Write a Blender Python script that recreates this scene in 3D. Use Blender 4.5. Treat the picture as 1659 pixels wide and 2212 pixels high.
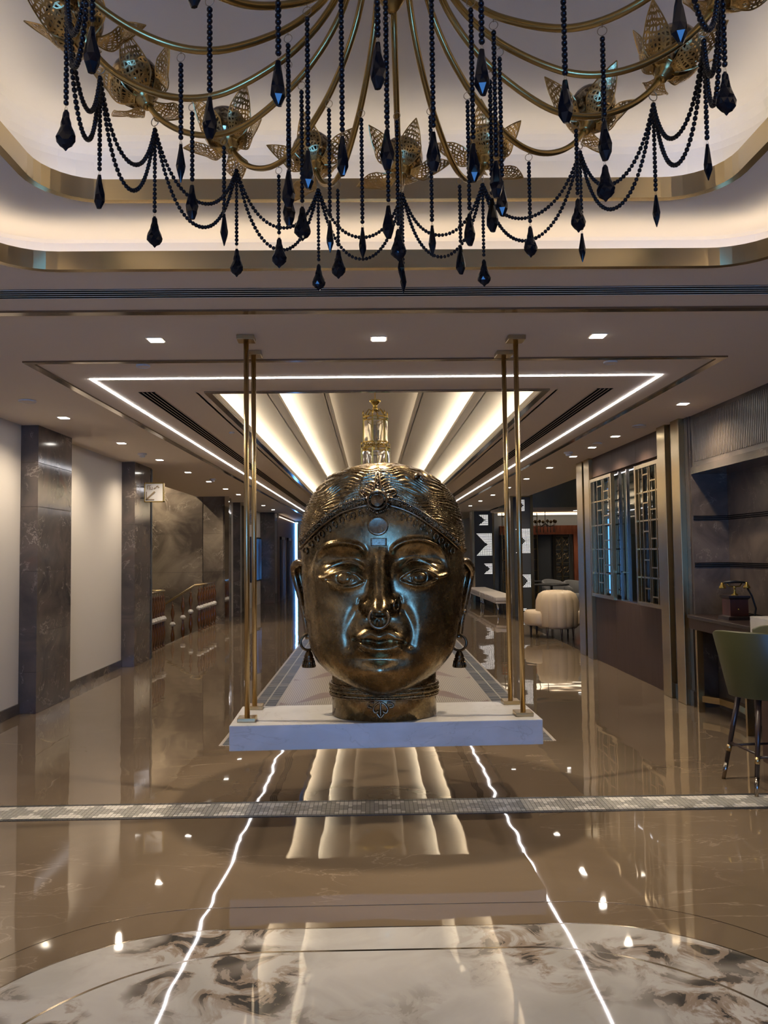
import bpy, math, random
import numpy as np
from mathutils import Vector, Matrix
random.seed(7)
RNG = np.random.default_rng(5)
for o in list(bpy.data.objects):
    bpy.data.objects.remove(o)
SC = bpy.context.scene
COL = SC.collection

# ---------------------------------------------------------------- camera
F, PITCH, YAW, ROLL, HCAM = 1724.08, 0.0512114, 0.0161228, -0.0116824, 1.6
def cam_axes():
    cy, sy, cp, sp = math.cos(YAW), math.sin(YAW), math.cos(PITCH), math.sin(PITCH)
    fwd = np.array([sy*cp, cy*cp, sp]); right = np.array([cy, -sy, 0.0]); up = np.cross(right, fwd)
    cr, sr = math.cos(ROLL), math.sin(ROLL)
    return cr*right+sr*up, -sr*right+cr*up, fwd
CR, CU, CF = cam_axes()
cam_d = bpy.data.cameras.new('camera'); cam = bpy.data.objects.new('camera', cam_d); COL.objects.link(cam)
cam_d.sensor_fit = 'HORIZONTAL'; cam_d.sensor_width = 36.0; cam_d.lens = F/1659*36
cam_d.clip_start = 0.05; cam_d.clip_end = 200
cam.matrix_world = Matrix(((CR[0], CU[0], -CF[0], 0), (CR[1], CU[1], -CF[1], 0), (CR[2], CU[2], -CF[2], HCAM), (0, 0, 0, 1)))
SC.camera = cam
def ray(px, py):
    return CR*((px-829.5)/F) - CU*((py-1106)/F) + CF
def atY(px, py, Y):
    d = ray(px, py); t = Y/d[1]; return np.array([d[0]*t, Y, HCAM+d[2]*t])
def atX(px, py, X):
    d = ray(px, py); t = X/d[0]; return np.array([X, d[1]*t, HCAM+d[2]*t])
def project(P):
    q = P-np.array([0, 0, HCAM]); dz = q@CF
    return 829.5+F*(q@CR)/dz, 1106-F*(q@CU)/dz

# ---------------------------------------------------------------- view, world
SC.view_settings.view_transform = 'Standard'; SC.view_settings.look = 'None'
SC.view_settings.gamma = 1.0; SC.view_settings.exposure = 0.47; SC.view_settings.use_curve_mapping = False
SC.cycles.max_bounces = 8; SC.cycles.diffuse_bounces = 4; SC.cycles.glossy_bounces = 5
SC.cycles.transmission_bounces = 5; SC.cycles.transparent_max_bounces = 8
SC.cycles.sample_clamp_indirect = 6.0; SC.cycles.caustics_reflective = False; SC.cycles.caustics_refractive = False
W = bpy.data.worlds.new('dusk_sky'); SC.world = W; W.use_nodes = True
W.node_tree.nodes['Background'].inputs[0].default_value = (0.10, 0.36, 1.0, 1)
W.node_tree.nodes['Background'].inputs[1].default_value = 13.5

ZC = 2.97                      # corridor ceiling
XL, XR = -3.63, 3.30           # corridor walls
WARM = (1.0, 0.83, 0.62); NEUT = (1.0, 0.90, 0.76)
LK = 1.0
def spot(x, y, z, e, size=100, col=WARM, blend=0.6, rad=0.05):
    l = bpy.data.lights.new('downlight_beam', 'SPOT'); l.energy = e*LK; l.color = col; l.spot_size = math.radians(size)
    l.spot_blend = blend; l.shadow_soft_size = rad
    o = bpy.data.objects.new('downlight_beam', l); o.location = (x, y, z); COL.objects.link(o); return o
# daylight comes in by the glazed entrance behind the camera: a light portal in the opening
pl = bpy.data.lights.new('entrance_portal', 'AREA'); pl.shape = 'RECTANGLE'; pl.size = 2.4; pl.size_y = 2.1; pl.cycles.is_portal = True
po = bpy.data.objects.new('entrance_portal', pl); COL.objects.link(po); po.location = (0.1, -4.95, 1.15); po.rotation_euler = (math.radians(-90), 0, 0)
DL = [(-1.356, 5.03), (0.06, 5.04), (1.459, 5.01)]
DLL = [(-3.02, y) for y in (7.86, 9.68, 11.42, 13.19, 14.9, 16.6, 18.2, 20.6, 22.4, 24.6)]
DLR = [(2.944, y) for y in (7.4, 9.49, 10.5, 11.5, 13.03, 15.0, 17.0, 19.2, 21.4, 23.6)]
DL_FILL = [(sx*2.75, y) for y in (2.9, 1.3, -0.4, -2.2, -4.0) for sx in (-1, 1)]+[(-0.9, -1.6), (0.9, -1.6), (-0.9, -3.4), (0.9, -3.4)]  # hall lamps out of view, added as fill for the ambient light
for i, (x, y) in enumerate(DL+DLL+DLR+DL_FILL):
    if i < 3: spot(x, y, ZC-0.03, 210 if i == 1 else 115, 105, WARM, 0.7, 0.025)
    elif y < 20: spot(x, y, ZC-0.03, 62 if y > 6 else 36, 145, WARM, 1.0, 0.03)

# ---------------------------------------------------------------- mesh helpers
class MB:
    def __init__(s): s.v = []; s.f = []; s.n = 0
    def add(s, v, f):
        n = s.n; s.v.append(np.asarray(v, float).reshape(-1, 3)); s.n += len(s.v[-1])
        s.f += [tuple(i+n for i in q) for q in f]; return s
    def box(s, x0, x1, y0, y1, z0, z1, rz=0, c=None):
        v = np.array([(x, y, z) for z in (z0, z1) for y in (y0, y1) for x in (x0, x1)], float)
        if rz:
            c = np.array(c if c is not None else ((x0+x1)/2, (y0+y1)/2)); a = math.cos(rz), math.sin(rz)
            d = v[:, :2]-c; v[:, :2] = c+np.c_[d[:, 0]*a[0]-d[:, 1]*a[1], d[:, 0]*a[1]+d[:, 1]*a[0]]
        return s.add(v, [(0, 2, 3, 1), (4, 5, 7, 6), (0, 1, 5, 4), (2, 6, 7, 3), (0, 4, 6, 2), (1, 3, 7, 5)])
    def tube(s, path, r, k=8, cap=True, up=(0.13, 0.29, 0.95)):
        P = np.asarray(path, float); n = len(P); R_ = np.broadcast_to(np.asarray(r, float), (n,))
        T = np.gradient(P, axis=0); T /= np.linalg.norm(T, axis=1)[:, None]+1e-12
        U = np.array(up, float); V = []
        u = U-T[0]*(U@T[0]); u /= np.linalg.norm(u)+1e-12
        for i in range(n):
            u = u-T[i]*(u@T[i]); u /= np.linalg.norm(u)+1e-12; w = np.cross(T[i], u)
            a = np.linspace(0, 2*math.pi, k, endpoint=False)
            V.append(P[i]+R_[i]*(np.cos(a)[:, None]*u+np.sin(a)[:, None]*w))
        f = [(i*k+j, i*k+(j+1) % k, (i+1)*k+(j+1) % k, (i+1)*k+j) for i in range(n-1) for j in range(k)]
        if cap: f += [tuple(range(k))[::-1], tuple((n-1)*k+j for j in range(k))]
        return s.add(np.concatenate(V), f)
    def loop(s, path, r, k=6):
        P = np.asarray(path, float); n = len(P); c = P.mean(0)
        T = np.roll(P, -1, 0)-np.roll(P, 1, 0); T /= np.linalg.norm(T, axis=1)[:, None]
        u = P-c; u -= T*(u*T).sum(1)[:, None]; u /= np.linalg.norm(u, axis=1)[:, None]; w = np.cross(T, u)
        a = np.linspace(0, 2*math.pi, k, endpoint=False)
        V = (P[:, None]+r*(np.cos(a)[None, :, None]*u[:, None]+np.sin(a)[None, :, None]*w[:, None])).reshape(-1, 3)
        f = [(i*k+j, i*k+(j+1) % k, ((i+1) % n)*k+(j+1) % k, ((i+1) % n)*k+j) for i in range(n) for j in range(k)]
        return s.add(V, f)
    def torus(s, c, R_, r, ax=(0, 0, 1), n=20, k=6):
        ax = np.array(ax, float); ax /= np.linalg.norm(ax); u = np.cross(ax, (0.3, 0.5, 0.81)); u /= np.linalg.norm(u); w = np.cross(ax, u)
        a = np.linspace(0, 2*math.pi, n, endpoint=False)
        return s.loop(np.array(c)+R_*(np.cos(a)[:, None]*u+np.sin(a)[:, None]*w), r, k)
    def lathe(s, prof, c=(0, 0, 0), k=16, sx=1, sy=1, cap=True):
        a = np.linspace(0, 2*math.pi, k, endpoint=False); c = np.array(c, float)
        V = [np.c_[c[0]+r*sx*np.cos(a), c[1]+r*sy*np.sin(a), np.full(k, c[2]+z)] for r, z in prof]; n = len(prof)
        f = [(i*k+j, i*k+(j+1) % k, (i+1)*k+(j+1) % k, (i+1)*k+j) for i in range(n-1) for j in range(k)]
        if cap: f += [tuple(range(k))[::-1], tuple((n-1)*k+j for j in range(k))]
        return s.add(np.concatenate(V), f)
    def sphere(s, c, r, k=10, m=7, sc=(1, 1, 1)):
        t = np.linspace(0.02, math.pi-0.02, m); return s.lathe([(r*sc[0]*math.sin(q), -r*sc[2]*math.cos(q)) for q in t], c, k, 1, sc[1]/sc[0])
    def poly(s, pts, z0, z1):
        n = len(pts); v = [(p[0], p[1], z0) for p in pts]+[(p[0], p[1], z1) for p in pts]
        return s.add(v, [tuple(range(n))[::-1], tuple(range(n, 2*n))]+[(i, (i+1) % n, n+(i+1) % n, n+i) for i in range(n)])
    def band(s, A, za, B, zb):
        n = len(A); v = [(p[0], p[1], za) for p in A]+[(p[0], p[1], zb) for p in B]
        return s.add(v, [(i, (i+1) % n, n+(i+1) % n, n+i) for i in range(n)])
    def mesh(s, name, off=(0, 0, 0), smooth=False):
        me = bpy.data.meshes.new(name); V = np.concatenate(s.v)-np.array(off, float)
        me.from_pydata(V.tolist(), [], s.f); me.update()
        if smooth: me.polygons.foreach_set('use_smooth', [True]*len(me.polygons))
        return me
    def build(s, name, mat, parent=None, smooth=False, bevel=0, fix=False):
        off = ORG.get(parent.name, (0, 0, 0)) if parent else (0, 0, 0)
        me = s.mesh(name, off, smooth); me.materials.append(mat)
        if fix:
            import bmesh
            b = bmesh.new(); b.from_mesh(me); bmesh.ops.recalc_face_normals(b, faces=b.faces); b.to_mesh(me); b.free()
        return link(name, me, parent, off, bevel)
ORG = {}
def link(name, me, parent=None, off=(0, 0, 0), bevel=0):
    o = bpy.data.objects.new(name, me); COL.objects.link(o)
    if parent: o.parent = parent
    ORG[o.name] = tuple(off)
    if bevel:
        m = o.modifiers.new('bevel', 'BEVEL'); m.width = bevel; m.segments = 2; m.limit_method = 'ANGLE'
    return o
def thing(name, label, cat, loc=(0, 0, 0), group=None, rz=0):
    o = bpy.data.objects.new(name, None); COL.objects.link(o); o.location = loc; o.rotation_euler = (0, 0, rz)
    o['label'] = label; o['category'] = cat
    if group: o['group'] = group
    ORG[o.name] = tuple(loc) if not rz else (0, 0, 0); return o
def tag(o, label, cat, group=None):
    o['label'] = label; o['category'] = cat
    if group: o['group'] = group
    return o
def struct(o): o['kind'] = 'structure'; return o
def dup(root, loc=None, rz=None, label=None):
    def cp(o, par):
        c = o.copy(); COL.objects.link(c); c.parent = par
        for ch in list(o.children): cp(ch, c)
        return c
    r = cp(root, None)
    if loc is not None: r.location = loc
    if rz is not None: r.rotation_euler = (0, 0, rz)
    if label: r['label'] = label
    return r
def rrect(x0, x1, y0, y1, r, n=8):
    out = []
    for cx, cy, a0 in ((x1-r, y1-r, 0), (x0+r, y1-r, 90), (x0+r, y0+r, 180), (x1-r, y0+r, 270)):
        for i in range(n+1):
            a = math.radians(a0+90*i/n); out.append((cx+r*math.cos(a), cy+r*math.sin(a)))
    return out

# ---------------------------------------------------------------- materials
def mat(name, base=(0.5, 0.5, 0.5), rough=0.5, metal=0.0, spec=0.5, coat=0.0, emit=None, es=1.0):
    m = bpy.data.materials.new(name); m.use_nodes = True; b = m.node_tree.nodes['Principled BSDF']
    b.inputs['Base Color'].default_value = (*base, 1); b.inputs['Roughness'].default_value = rough; b.inputs['Metallic'].default_value = metal
    b.inputs['Specular IOR Level'].default_value = spec; b.inputs['Coat Weight'].default_value = coat
    if coat: b.inputs['Coat Roughness'].default_value = 0.03
    if emit: b.inputs['Emission Color'].default_value = (*emit, 1); b.inputs['Emission Strength'].default_value = es
    return m
class NT:
    def __init__(s, m): s.m = m; s.t = m.node_tree; s.b = s.t.nodes['Principled BSDF']
    def n(s, ty, **kw):
        x = s.t.nodes.new(ty)
        for k, v in kw.items():
            if k[:2] == 'i_':
                q = x.inputs[int(k[2:])] if k[2:].isdigit() else x.inputs[k[2:].replace('_', ' ')]; q.default_value = v
            else: setattr(x, k, v)
        return x
    def l(s, a, b): s.t.links.new(a, b)
    def coord(s, scale=(1, 1, 1), kind='Object'):
        c = s.n('ShaderNodeTexCoord'); mp = s.n('ShaderNodeMapping'); mp.inputs['Scale'].default_value = scale; s.l(c.outputs[kind], mp.inputs[0]); return mp.outputs[0]
    def noise(s, co, scale, detail=4, dist=0.0, rough=0.55):
        x = s.n('ShaderNodeTexNoise'); x.inputs['Scale'].default_value = scale; x.inputs['Detail'].default_value = detail
        x.inputs['Distortion'].default_value = dist; x.inputs['Roughness'].default_value = rough; s.l(co, x.inputs['Vector']); return x.outputs['Fac']
    def ramp(s, fac, stops):
        r = s.n('ShaderNodeValToRGB'); e = r.color_ramp.elements
        while len(e) < len(stops): e.new(0.5)
        for q, (p, c) in zip(e, stops): q.position = p; q.color = (*c, 1) if len(c) == 3 else c
        s.l(fac, r.inputs[0]); return r.outputs[0]
    def mix(s, f, a, b, mode='MIX'):
        x = s.n('ShaderNodeMix', data_type='RGBA', blend_type=mode)
        if isinstance(f, (int, float)): x.inputs[0].default_value = f
        else: s.l(f, x.inputs[0])
        for q, i in ((a, 6), (b, 7)):
            if isinstance(q, tuple): x.inputs[i].default_value = (*q, 1)
            else: s.l(q, x.inputs[i])
        return x.outputs[2]
    def bump(s, h, strength, dist):
        x = s.n('ShaderNodeBump'); x.inputs['Strength'].default_value = strength; x.inputs['Distance'].default_value = dist
        s.l(h, x.inputs['Height']); s.l(x.outputs[0], s.b.inputs['Normal']); return x
G0, G1 = (0, 0, 0), (1, 1, 1)
def vein_marble(name, dark, light, vein, rough=0.1, sc=1.0, red=None, coat=0.0):
    m = mat(name, dark, rough, coat=coat); t = NT(m); co = t.coord()
    a = t.noise(co, 1.6*sc, 6, 0.8); base = t.ramp(a, [(0.35, dark), (0.62, light)])
    w = t.noise(co, 1.7*sc, 7, 0.7, 0.62); v = t.ramp(w, [(0.49, G0), (0.5, (0.7, 0.7, 0.7)), (0.51, G0)])
    k = t.noise(co, 3.0*sc, 3); kk = t.ramp(k, [(0.48, G0), (0.62, G1)])
    vm = t.mix(1.0, v, kk, 'MULTIPLY'); c = t.mix(vm, base, vein)
    if red:
        rn = t.noise(co, 1.1*sc, 3, 0.6); c = t.mix(t.ramp(rn, [(0.60, G0), (0.68, (0.7, 0.7, 0.7))]), c, red)
    t.l(c, t.b.inputs['Base Color']); return m
M = {}
M['plaster'] = mat('ceiling_paint', (0.76, 0.66, 0.55), 0.85)
M['white'] = mat('wall_paint', (0.62, 0.58, 0.53), 0.8)
M['tray'] = mat('tray_paint', (0.78, 0.74, 0.68), 0.85)
M['dark'] = mat('shadow_void', (0.006, 0.006, 0.006), 0.9, spec=0.0)
M['pillar'] = vein_marble('grey_brown_marble', (0.062, 0.056, 0.055), (0.13, 0.105, 0.092), (0.42, 0.36, 0.31), 0.12, 1.3, (0.12, 0.062, 0.05))
M['panel'] = vein_marble('brown_marble_panel', (0.062, 0.050, 0.041), (0.20, 0.165, 0.125), (0.36, 0.31, 0.25), 0.12, 0.7)
M['niche'] = vein_marble('dusky_marble', (0.056, 0.043, 0.034), (0.125, 0.097, 0.076), (0.30, 0.25, 0.20), 0.36, 1.6)
M['skirt'] = vein_marble('skirting_marble', (0.06, 0.05, 0.045), (0.11, 0.09, 0.075), (0.28, 0.22, 0.18), 0.15, 1.5)
def brushed(name, c, rough, sc=(14, 14, 0.4)):
    return mat(name, c, rough, 1.0)
M['brass'] = brushed('brushed_brass', (0.47, 0.35, 0.18), 0.27)
M['band'] = brushed('satin_brass_band', (0.58, 0.46, 0.27), 0.22)
M['trim'] = brushed('dark_bronze_trim', (0.30, 0.25, 0.20), 0.14)
M['chand'] = mat('aged_brass_tube', (0.42, 0.29, 0.11), 0.26, 1.0)
M['chrome'] = mat('mirror_steel', (0.62, 0.62, 0.63), 0.06, 1.0)
M['wire'] = mat('nickel_wire', (0.40, 0.34, 0.26), 0.3, 1.0)
M['bead'] = mat('black_glass_bead', (0.006, 0.006, 0.010), 0.22, spec=0.3)
M['crystal'] = mat('black_crystal', (0.006, 0.006, 0.009), 0.06, spec=0.28)
M['petal'] = mat('gilt_filigree', (0.52, 0.37, 0.16), 0.28, 1.0)
m = M['globe'] = mat('smoked_amber_glass', (0.3, 0.2, 0.08), 0.08, 0.75); t = NT(m); co = t.coord()
n = t.noise(co, 55, 3, 1.2); t.l(t.ramp(n, [(0.36, (0.03, 0.018, 0.007)), (0.5, (0.20, 0.12, 0.045)), (0.64, (0.62, 0.46, 0.24))]), t.b.inputs['Base Color'])
# polished floor: caramel stone, a mirror finish with a slow ripple
m = M['floor'] = mat('polished_caramel_marble', (0.27, 0.19, 0.125), 0.025, spec=0.75); t = NT(m); co = t.coord()
a = t.noise(co, 0.7, 6, 0.8); base = t.ramp(a, [(0.3, (0.122, 0.089, 0.058)), (0.7, (0.172, 0.130, 0.088))])
w = t.noise(t.coord((0.6, 1.7, 1)), 1.6, 7, 1.4); v = t.ramp(w, [(0.49, G0), (0.5, (0.55, 0.55, 0.55)), (0.51, G0)])
kk = t.ramp(t.noise(co, 0.9, 2), [(0.5, G0), (0.66, G1)]); t.l(t.mix(t.mix(1.0, v, kk, 'MULTIPLY'), base, (0.40, 0.31, 0.23)), t.b.inputs['Base Color'])
t.bump(t.noise(co, 2.4, 1, 0.0), 0.035, 0.05)
m = M['inlay'] = mat('white_blotched_marble', (0.7, 0.66, 0.6), 0.03, spec=0.6); t = NT(m); co = t.coord()
b = t.noise(co, 5.2, 7, 0.9, 0.6); sp0 = t.n('ShaderNodeSeparateXYZ'); t.l(co, sp0.inputs[0])
ab = t.n('ShaderNodeMath', operation='SUBTRACT'); t.l(sp0.outputs[0], ab.inputs[0]); ab.inputs[1].default_value = 0.08
ab2 = t.n('ShaderNodeMath', operation='ABSOLUTE'); t.l(ab.outputs[0], ab2.inputs[0])
ab3 = t.n('ShaderNodeMath', operation='ADD'); t.l(ab2.outputs[0], ab3.inputs[0]); a0 = t.noise(co, 1.3, 2); t.l(a0, ab3.inputs[1])
zone = t.mix(1.0, t.ramp(t.noise(co, 1.7, 3, 0.4), [(0.44, G0), (0.56, G1)]), t.ramp(ab3.outputs[0], [(0.75, (0.25, 0.25, 0.25)), (1.0, G1)]), 'MULTIPLY')
dk = t.mix(1.0, zone, t.ramp(b, [(0.54, G0), (0.56, G1)]), 'MULTIPLY')
b2 = t.ramp(b, [(0.46, G0), (0.51, G1), (0.55, G1)]); gy = t.mix(1.0, zone, b2, 'MULTIPLY')
soft = t.ramp(t.noise(co, 2.2, 5, 1.0), [(0.35, (0.36, 0.345, 0.32)), (0.6, (0.45, 0.435, 0.41))])
c = t.mix(gy, soft, (0.24, 0.19, 0.15)); c = t.mix(dk, c, (0.055, 0.052, 0.048)); t.l(c, t.b.inputs['Base Color'])
t.bump(t.noise(co, 2.4, 1, 0.0), 0.03, 0.05)
m = M['slab'] = mat('honed_cream_marble', (0.62, 0.60, 0.57), 0.28); t = NT(m); co = t.coord((1, 1, 2.5))
a = t.noise(co, 2.6, 5, 0.7); w = t.ramp(t.noise(co, 1.8, 5, 1.5), [(0.49, G0), (0.5, (0.5, 0.5, 0.5)), (0.51, G0)])
t.l(t.mix(w, t.ramp(a, [(0.35, (0.56, 0.54, 0.50)), (0.65, (0.66, 0.64, 0.61))]), (0.42, 0.38, 0.32)), t.b.inputs['Base Color'])
# cast bronze of the sculpture
def bronze(name, lo, hi, r0, r1):
    m = mat(name, hi, r0, 1.0); t = NT(m); co = t.coord(kind='Object')
    a = t.noise(co, 4.2, 8, 0.7, 0.68); b = t.noise(co, 42, 5, 0.3, 0.7); g = t.noise(t.coord((1, 1, 0.35)), 14, 6, 0.5, 0.7)
    c = t.mix(t.ramp(g, [(0.42, G0), (0.60, (0.55, 0.55, 0.55))]), t.ramp(a, [(0.32, lo), (0.60, hi)]), tuple(q*0.42 for q in hi))
    t.l(c, t.b.inputs['Base Color'])
    t.l(t.ramp(b, [(0.35, (r0,)*3), (0.65, (r1,)*3)]), t.b.inputs['Roughness']); t.bump(b, 0.09, 0.005); return m
M['bronze'] = bronze('cast_bronze', (0.075, 0.052, 0.030), (0.43, 0.315, 0.165), 0.20, 0.32)
M['bronze2'] = bronze('polished_bronze', (0.12, 0.085, 0.052), (0.38, 0.285, 0.18), 0.18, 0.30)
M['bell'] = mat('dark_bell_bronze', (0.12, 0.085, 0.05), 0.2, 1.0)
M['leather_green'] = mat('olive_leather', (0.050, 0.050, 0.015), 0.42)
M['cream'] = mat('cream_leather', (0.60, 0.47, 0.31), 0.45)
M['ivory'] = mat('ivory_upholstery', (0.62, 0.56, 0.50), 0.6)
M['grey_fabric'] = mat('grey_velvet', (0.16, 0.16, 0.165), 0.8)
M['blue_fabric'] = mat('blue_velvet', (0.07, 0.10, 0.19), 0.8)
def wood(name, a, b, rough, sc=(1, 1, 0.15)):
    m = mat(name, a, rough); t = NT(m); n = t.noise(t.coord(sc), 14, 5, 0.6); t.l(t.ramp(n, [(0.3, a), (0.7, b)]), t.b.inputs['Base Color']); return m
M['espresso'] = wood('espresso_wood', (0.020, 0.012, 0.010), (0.040, 0.022, 0.017), 0.3)
M['maroon'] = wood('maroon_lacquer', (0.066, 0.039, 0.030), (0.080, 0.049, 0.038), 0.55); M['maroon'].node_tree.nodes['Principled BSDF'].inputs['Specular IOR Level'].default_value = 0.22
M['redwood'] = wood('red_wood_panel', (0.20, 0.055, 0.025), (0.32, 0.10, 0.05), 0.4)
M['amber'] = mat('amber_turned_wood', (0.095, 0.036, 0.010), 0.14, coat=0.4)
M['glassball'] = mat('clear_cut_glass', (0.75, 0.72, 0.68), 0.08, spec=0.8); M['glassball'].node_tree.nodes['Principled BSDF'].inputs['Transmission Weight'].default_value = 0.35
M['glass'] = mat('tinted_glass', (0.012, 0.015, 0.014), 0.03, spec=0.22); M['glass'].node_tree.nodes['Principled BSDF'].inputs['Transmission Weight'].default_value = 0.35
M['thinglass'] = mat('lantern_glass', (0.80, 0.76, 0.66), 0.05); M['thinglass'].node_tree.nodes['Principled BSDF'].inputs['Transmission Weight'].default_value = 0.85
M['gilt'] = mat('gilt_lantern_metal', (0.52, 0.37, 0.10), 0.25, 1.0)
M['fluted'] = M['niche']
M['slate'] = mat('charcoal_panel', (0.040, 0.044, 0.048), 0.5)
M['bulkhead'] = mat('blue_grey_paint', (0.33, 0.37, 0.39), 0.8)
M['paper'] = mat('ribbed_acrylic', (0.42, 0.41, 0.40), 0.5)
M['brownprint'] = mat('bronze_print', (0.14, 0.10, 0.055), 0.5)
M['grout'] = mat('grout', (0.04, 0.032, 0.026), 0.6)
M['tile_w'] = mat('white_mosaic', (0.62, 0.59, 0.54), 0.25)
M['tile_g'] = mat('grey_mosaic', (0.33, 0.32, 0.29), 0.25)
M['tile_k'] = mat('black_mosaic', (0.04, 0.04, 0.04), 0.3)
M['led'] = mat('white_led', (1, 1, 1), 0.5, emit=(0.96, 0.95, 1.0), es=16.0)
M['cove'] = mat('warm_led', (1, 1, 1), 0.5, emit=(1.0, 0.86, 0.68), es=5.0)
M['cove2'] = mat('warm_led_corridor', (1, 1, 1), 0.5, emit=(1.0, 0.88, 0.68), es=21.0)
M['lamp'] = mat('downlight_glow', (1, 1, 1), 0.5, emit=(1.0, 0.95, 0.86), es=12.0)
M['dot'] = mat('dot_glow', (1, 1, 1), 0.5, emit=(1.0, 0.95, 0.9), es=1.6)
M['cove3'] = mat('soft_warm_led', (1, 1, 1), 0.5, emit=(1.0, 0.82, 0.6), es=2.2)
M['dark_tile'] = mat('dark_lounge_tile', (0.025, 0.02, 0.018), 0.12)
m = M['screen'] = mat('blue_screen', (0.01, 0.02, 0.04), 0.4, emit=(0.03, 0.11, 0.30), es=0.5); t = NT(m)
t.l(t.ramp(t.noise(t.coord((1, 1.2, 0.5)), 1.6, 3, 0.4), [(0.42, (0.03, 0.13, 0.34)), (0.62, (0.015, 0.02, 0.05))]), t.b.inputs['Emission Color'])
M['black'] = mat('black_paint', (0.01, 0.01, 0.011), 0.45)
M['plastic'] = mat('white_plastic', (0.68, 0.66, 0.63), 0.5)

# ================================================================ SETTING
YB, YE = -5.0, 33.0
floor = struct(MB().box(-3.66, 9.2, YB, YE, -0.2, 0).build('floor', M['floor']))
def inlay(name, hx, hy, r, z0, z1, m, ring=None):
    c = (0.08, 1.9); A = rrect(c[0]-hx, c[0]+hx, c[1]-hy, c[1]+hy, r, 24)
    b = MB()
    if ring:
        B = rrect(c[0]-hx+ring, c[0]+hx-ring, c[1]-hy+ring, c[1]+hy-ring, r-ring, 24)
        b.band(B, z1, A, z1); b.band(A, z1, A, z0); b.band(B, z0, B, z1)
    else: b.poly(A, z0, z1)
    return b.build(name, m, floor)
inlay('marble_inlay', 1.60, 1.60, 0.866, 0.0002, 0.0015, M['inlay'])
inlay('bronze_inlay_line', 1.606, 1.606, 0.872, 0.0002, 0.0018, M['trim'], 0.008)
inlay('bronze_inlay_line', 1.41, 1.41, 0.90, 0.0014, 0.0020, M['trim'], 0.012)
inlay('bronze_inlay_line', 1.72, 1.82, 0.92, 0.0002, 0.0012, M['trim'], 0.004)
# mosaic strip across the floor
strip = MB().box(XL, XR+0.4, 4.962, 5.266, 0.0002, 0.0012).build('mosaic_strip', M['grout'], floor)
tw, tg, tk = MB(), MB(), MB(); px_ = 0.0275; rows = 9; ph = 0.304/rows; per = 0.2475
for i in range(int((XR+0.4-XL)/px_)):
    x = XL+i*px_
    for j in range(rows):
        y = 4.962+j*ph; q = abs(((x-XL)/per) % 1.0-0.5)*2; d = abs(j-4)/3.6
        tgt = tk if j in (0, rows-1) else (tg if d < 1.08-q else tw)
        tgt.box(x+0.0016, x+px_-0.0016, y+0.0016, y+ph-0.0016, 0.0012, 0.0034+random.random()*0.0006)
for b, n, mm in ((tw, 'white_mosaic_tiles', 'tile_w'), (tg, 'grey_mosaic_tiles', 'tile_g'), (tk, 'black_mosaic_tiles', 'tile_k')):
    o = b.build(n, M[mm], strip); o['kind'] = 'stuff'
# mosaic runner down the corridor
m = M['runner'] = mat('striped_mosaic_runner', (0.45, 0.40, 0.33), 0.35); t = NT(m)
c = t.n('ShaderNodeTexCoord'); sp = t.n('ShaderNodeSeparateXYZ'); t.l(c.outputs['Object'], sp.inputs[0])
def mth(op, a, b=None):
    x = t.n('ShaderNodeMath', operation=op)
    for q, i in ((a, 0), (b, 1)):
        if q is None: continue
        if isinstance(q, (int, float)): x.inputs[i].default_value = q
        else: t.l(q, x.inputs[i])
    return x.outputs[0]
stripe = mth('GREATER_THAN', mth('SINE', mth('MULTIPLY', sp.outputs[0], 285.0)), 0.35)
rowl = mth('GREATER_THAN', mth('SINE', mth('MULTIPLY', sp.outputs[1], 120.0)), 0.8)
ax = mth('ABSOLUTE', mth('SUBTRACT', sp.outputs[0], 0.12))
wv = mth('ADD', mth('MULTIPLY', sp.outputs[1], 0.62), mth('MULTIPLY', mth('SINE', mth('MULTIPLY', ax, 7.5)), 0.16))
fr = mth('ABSOLUTE', mth('SUBTRACT', mth('FRACT', wv), 0.5))
wave = mth('LESS_THAN', fr, mth('ADD', 0.06, mth('MULTIPLY', mth('SINE', mth('MULTIPLY', ax, 11.0)), 0.06)))
c1 = t.mix(stripe, (0.44, 0.385, 0.30), (0.13, 0.105, 0.08)); c1 = t.mix(wave, c1, (0.15, 0.07, 0.052)); c1 = t.mix(rowl, c1, (0.30, 0.26, 0.22))
t.l(c1, t.b.inputs['Base Color'])
RX0, RX1, RY0, RY1 = -1.30, 1.54, 6.8, 31.0
runner = MB().box(RX0, RX1, RY0, RY1, 0.0002, 0.0025).build('mosaic_runner', M['runner'], floor)
base = MB().box(-0.055, 0.055, -0.055, 0.055, 0, 0.003); bm_ = base.mesh('border_block'); bm_.materials.append(mat('slate_mosaic', (0.05, 0.055, 0.065), 0.4))
bb = MB().box(RX0, RX0+0.30, RY0, RY1, 0.0025, 0.0030); bb.box(RX1-0.30, RX1, RY0, RY1, 0.0025, 0.0030); bb.build('border_ground', mat('cream_border', (0.33, 0.29, 0.24), 0.4), runner)
for k in range(68):
    y = 6.87+k*0.125
    for x in (RX0+0.085, RX0+0.215, RX1-0.085, RX1-0.215):
        o = link('border_block', bm_, runner); o.location = (x, y, 0.0028)
        if k % 7 == 3: o.scale = (1.0, 0.45, 1)

MB().box(3.34, 9.2, 12.62, 26.9, 0.0002, 0.002).build('lounge_tiling', M['dark_tile'], floor)
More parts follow.
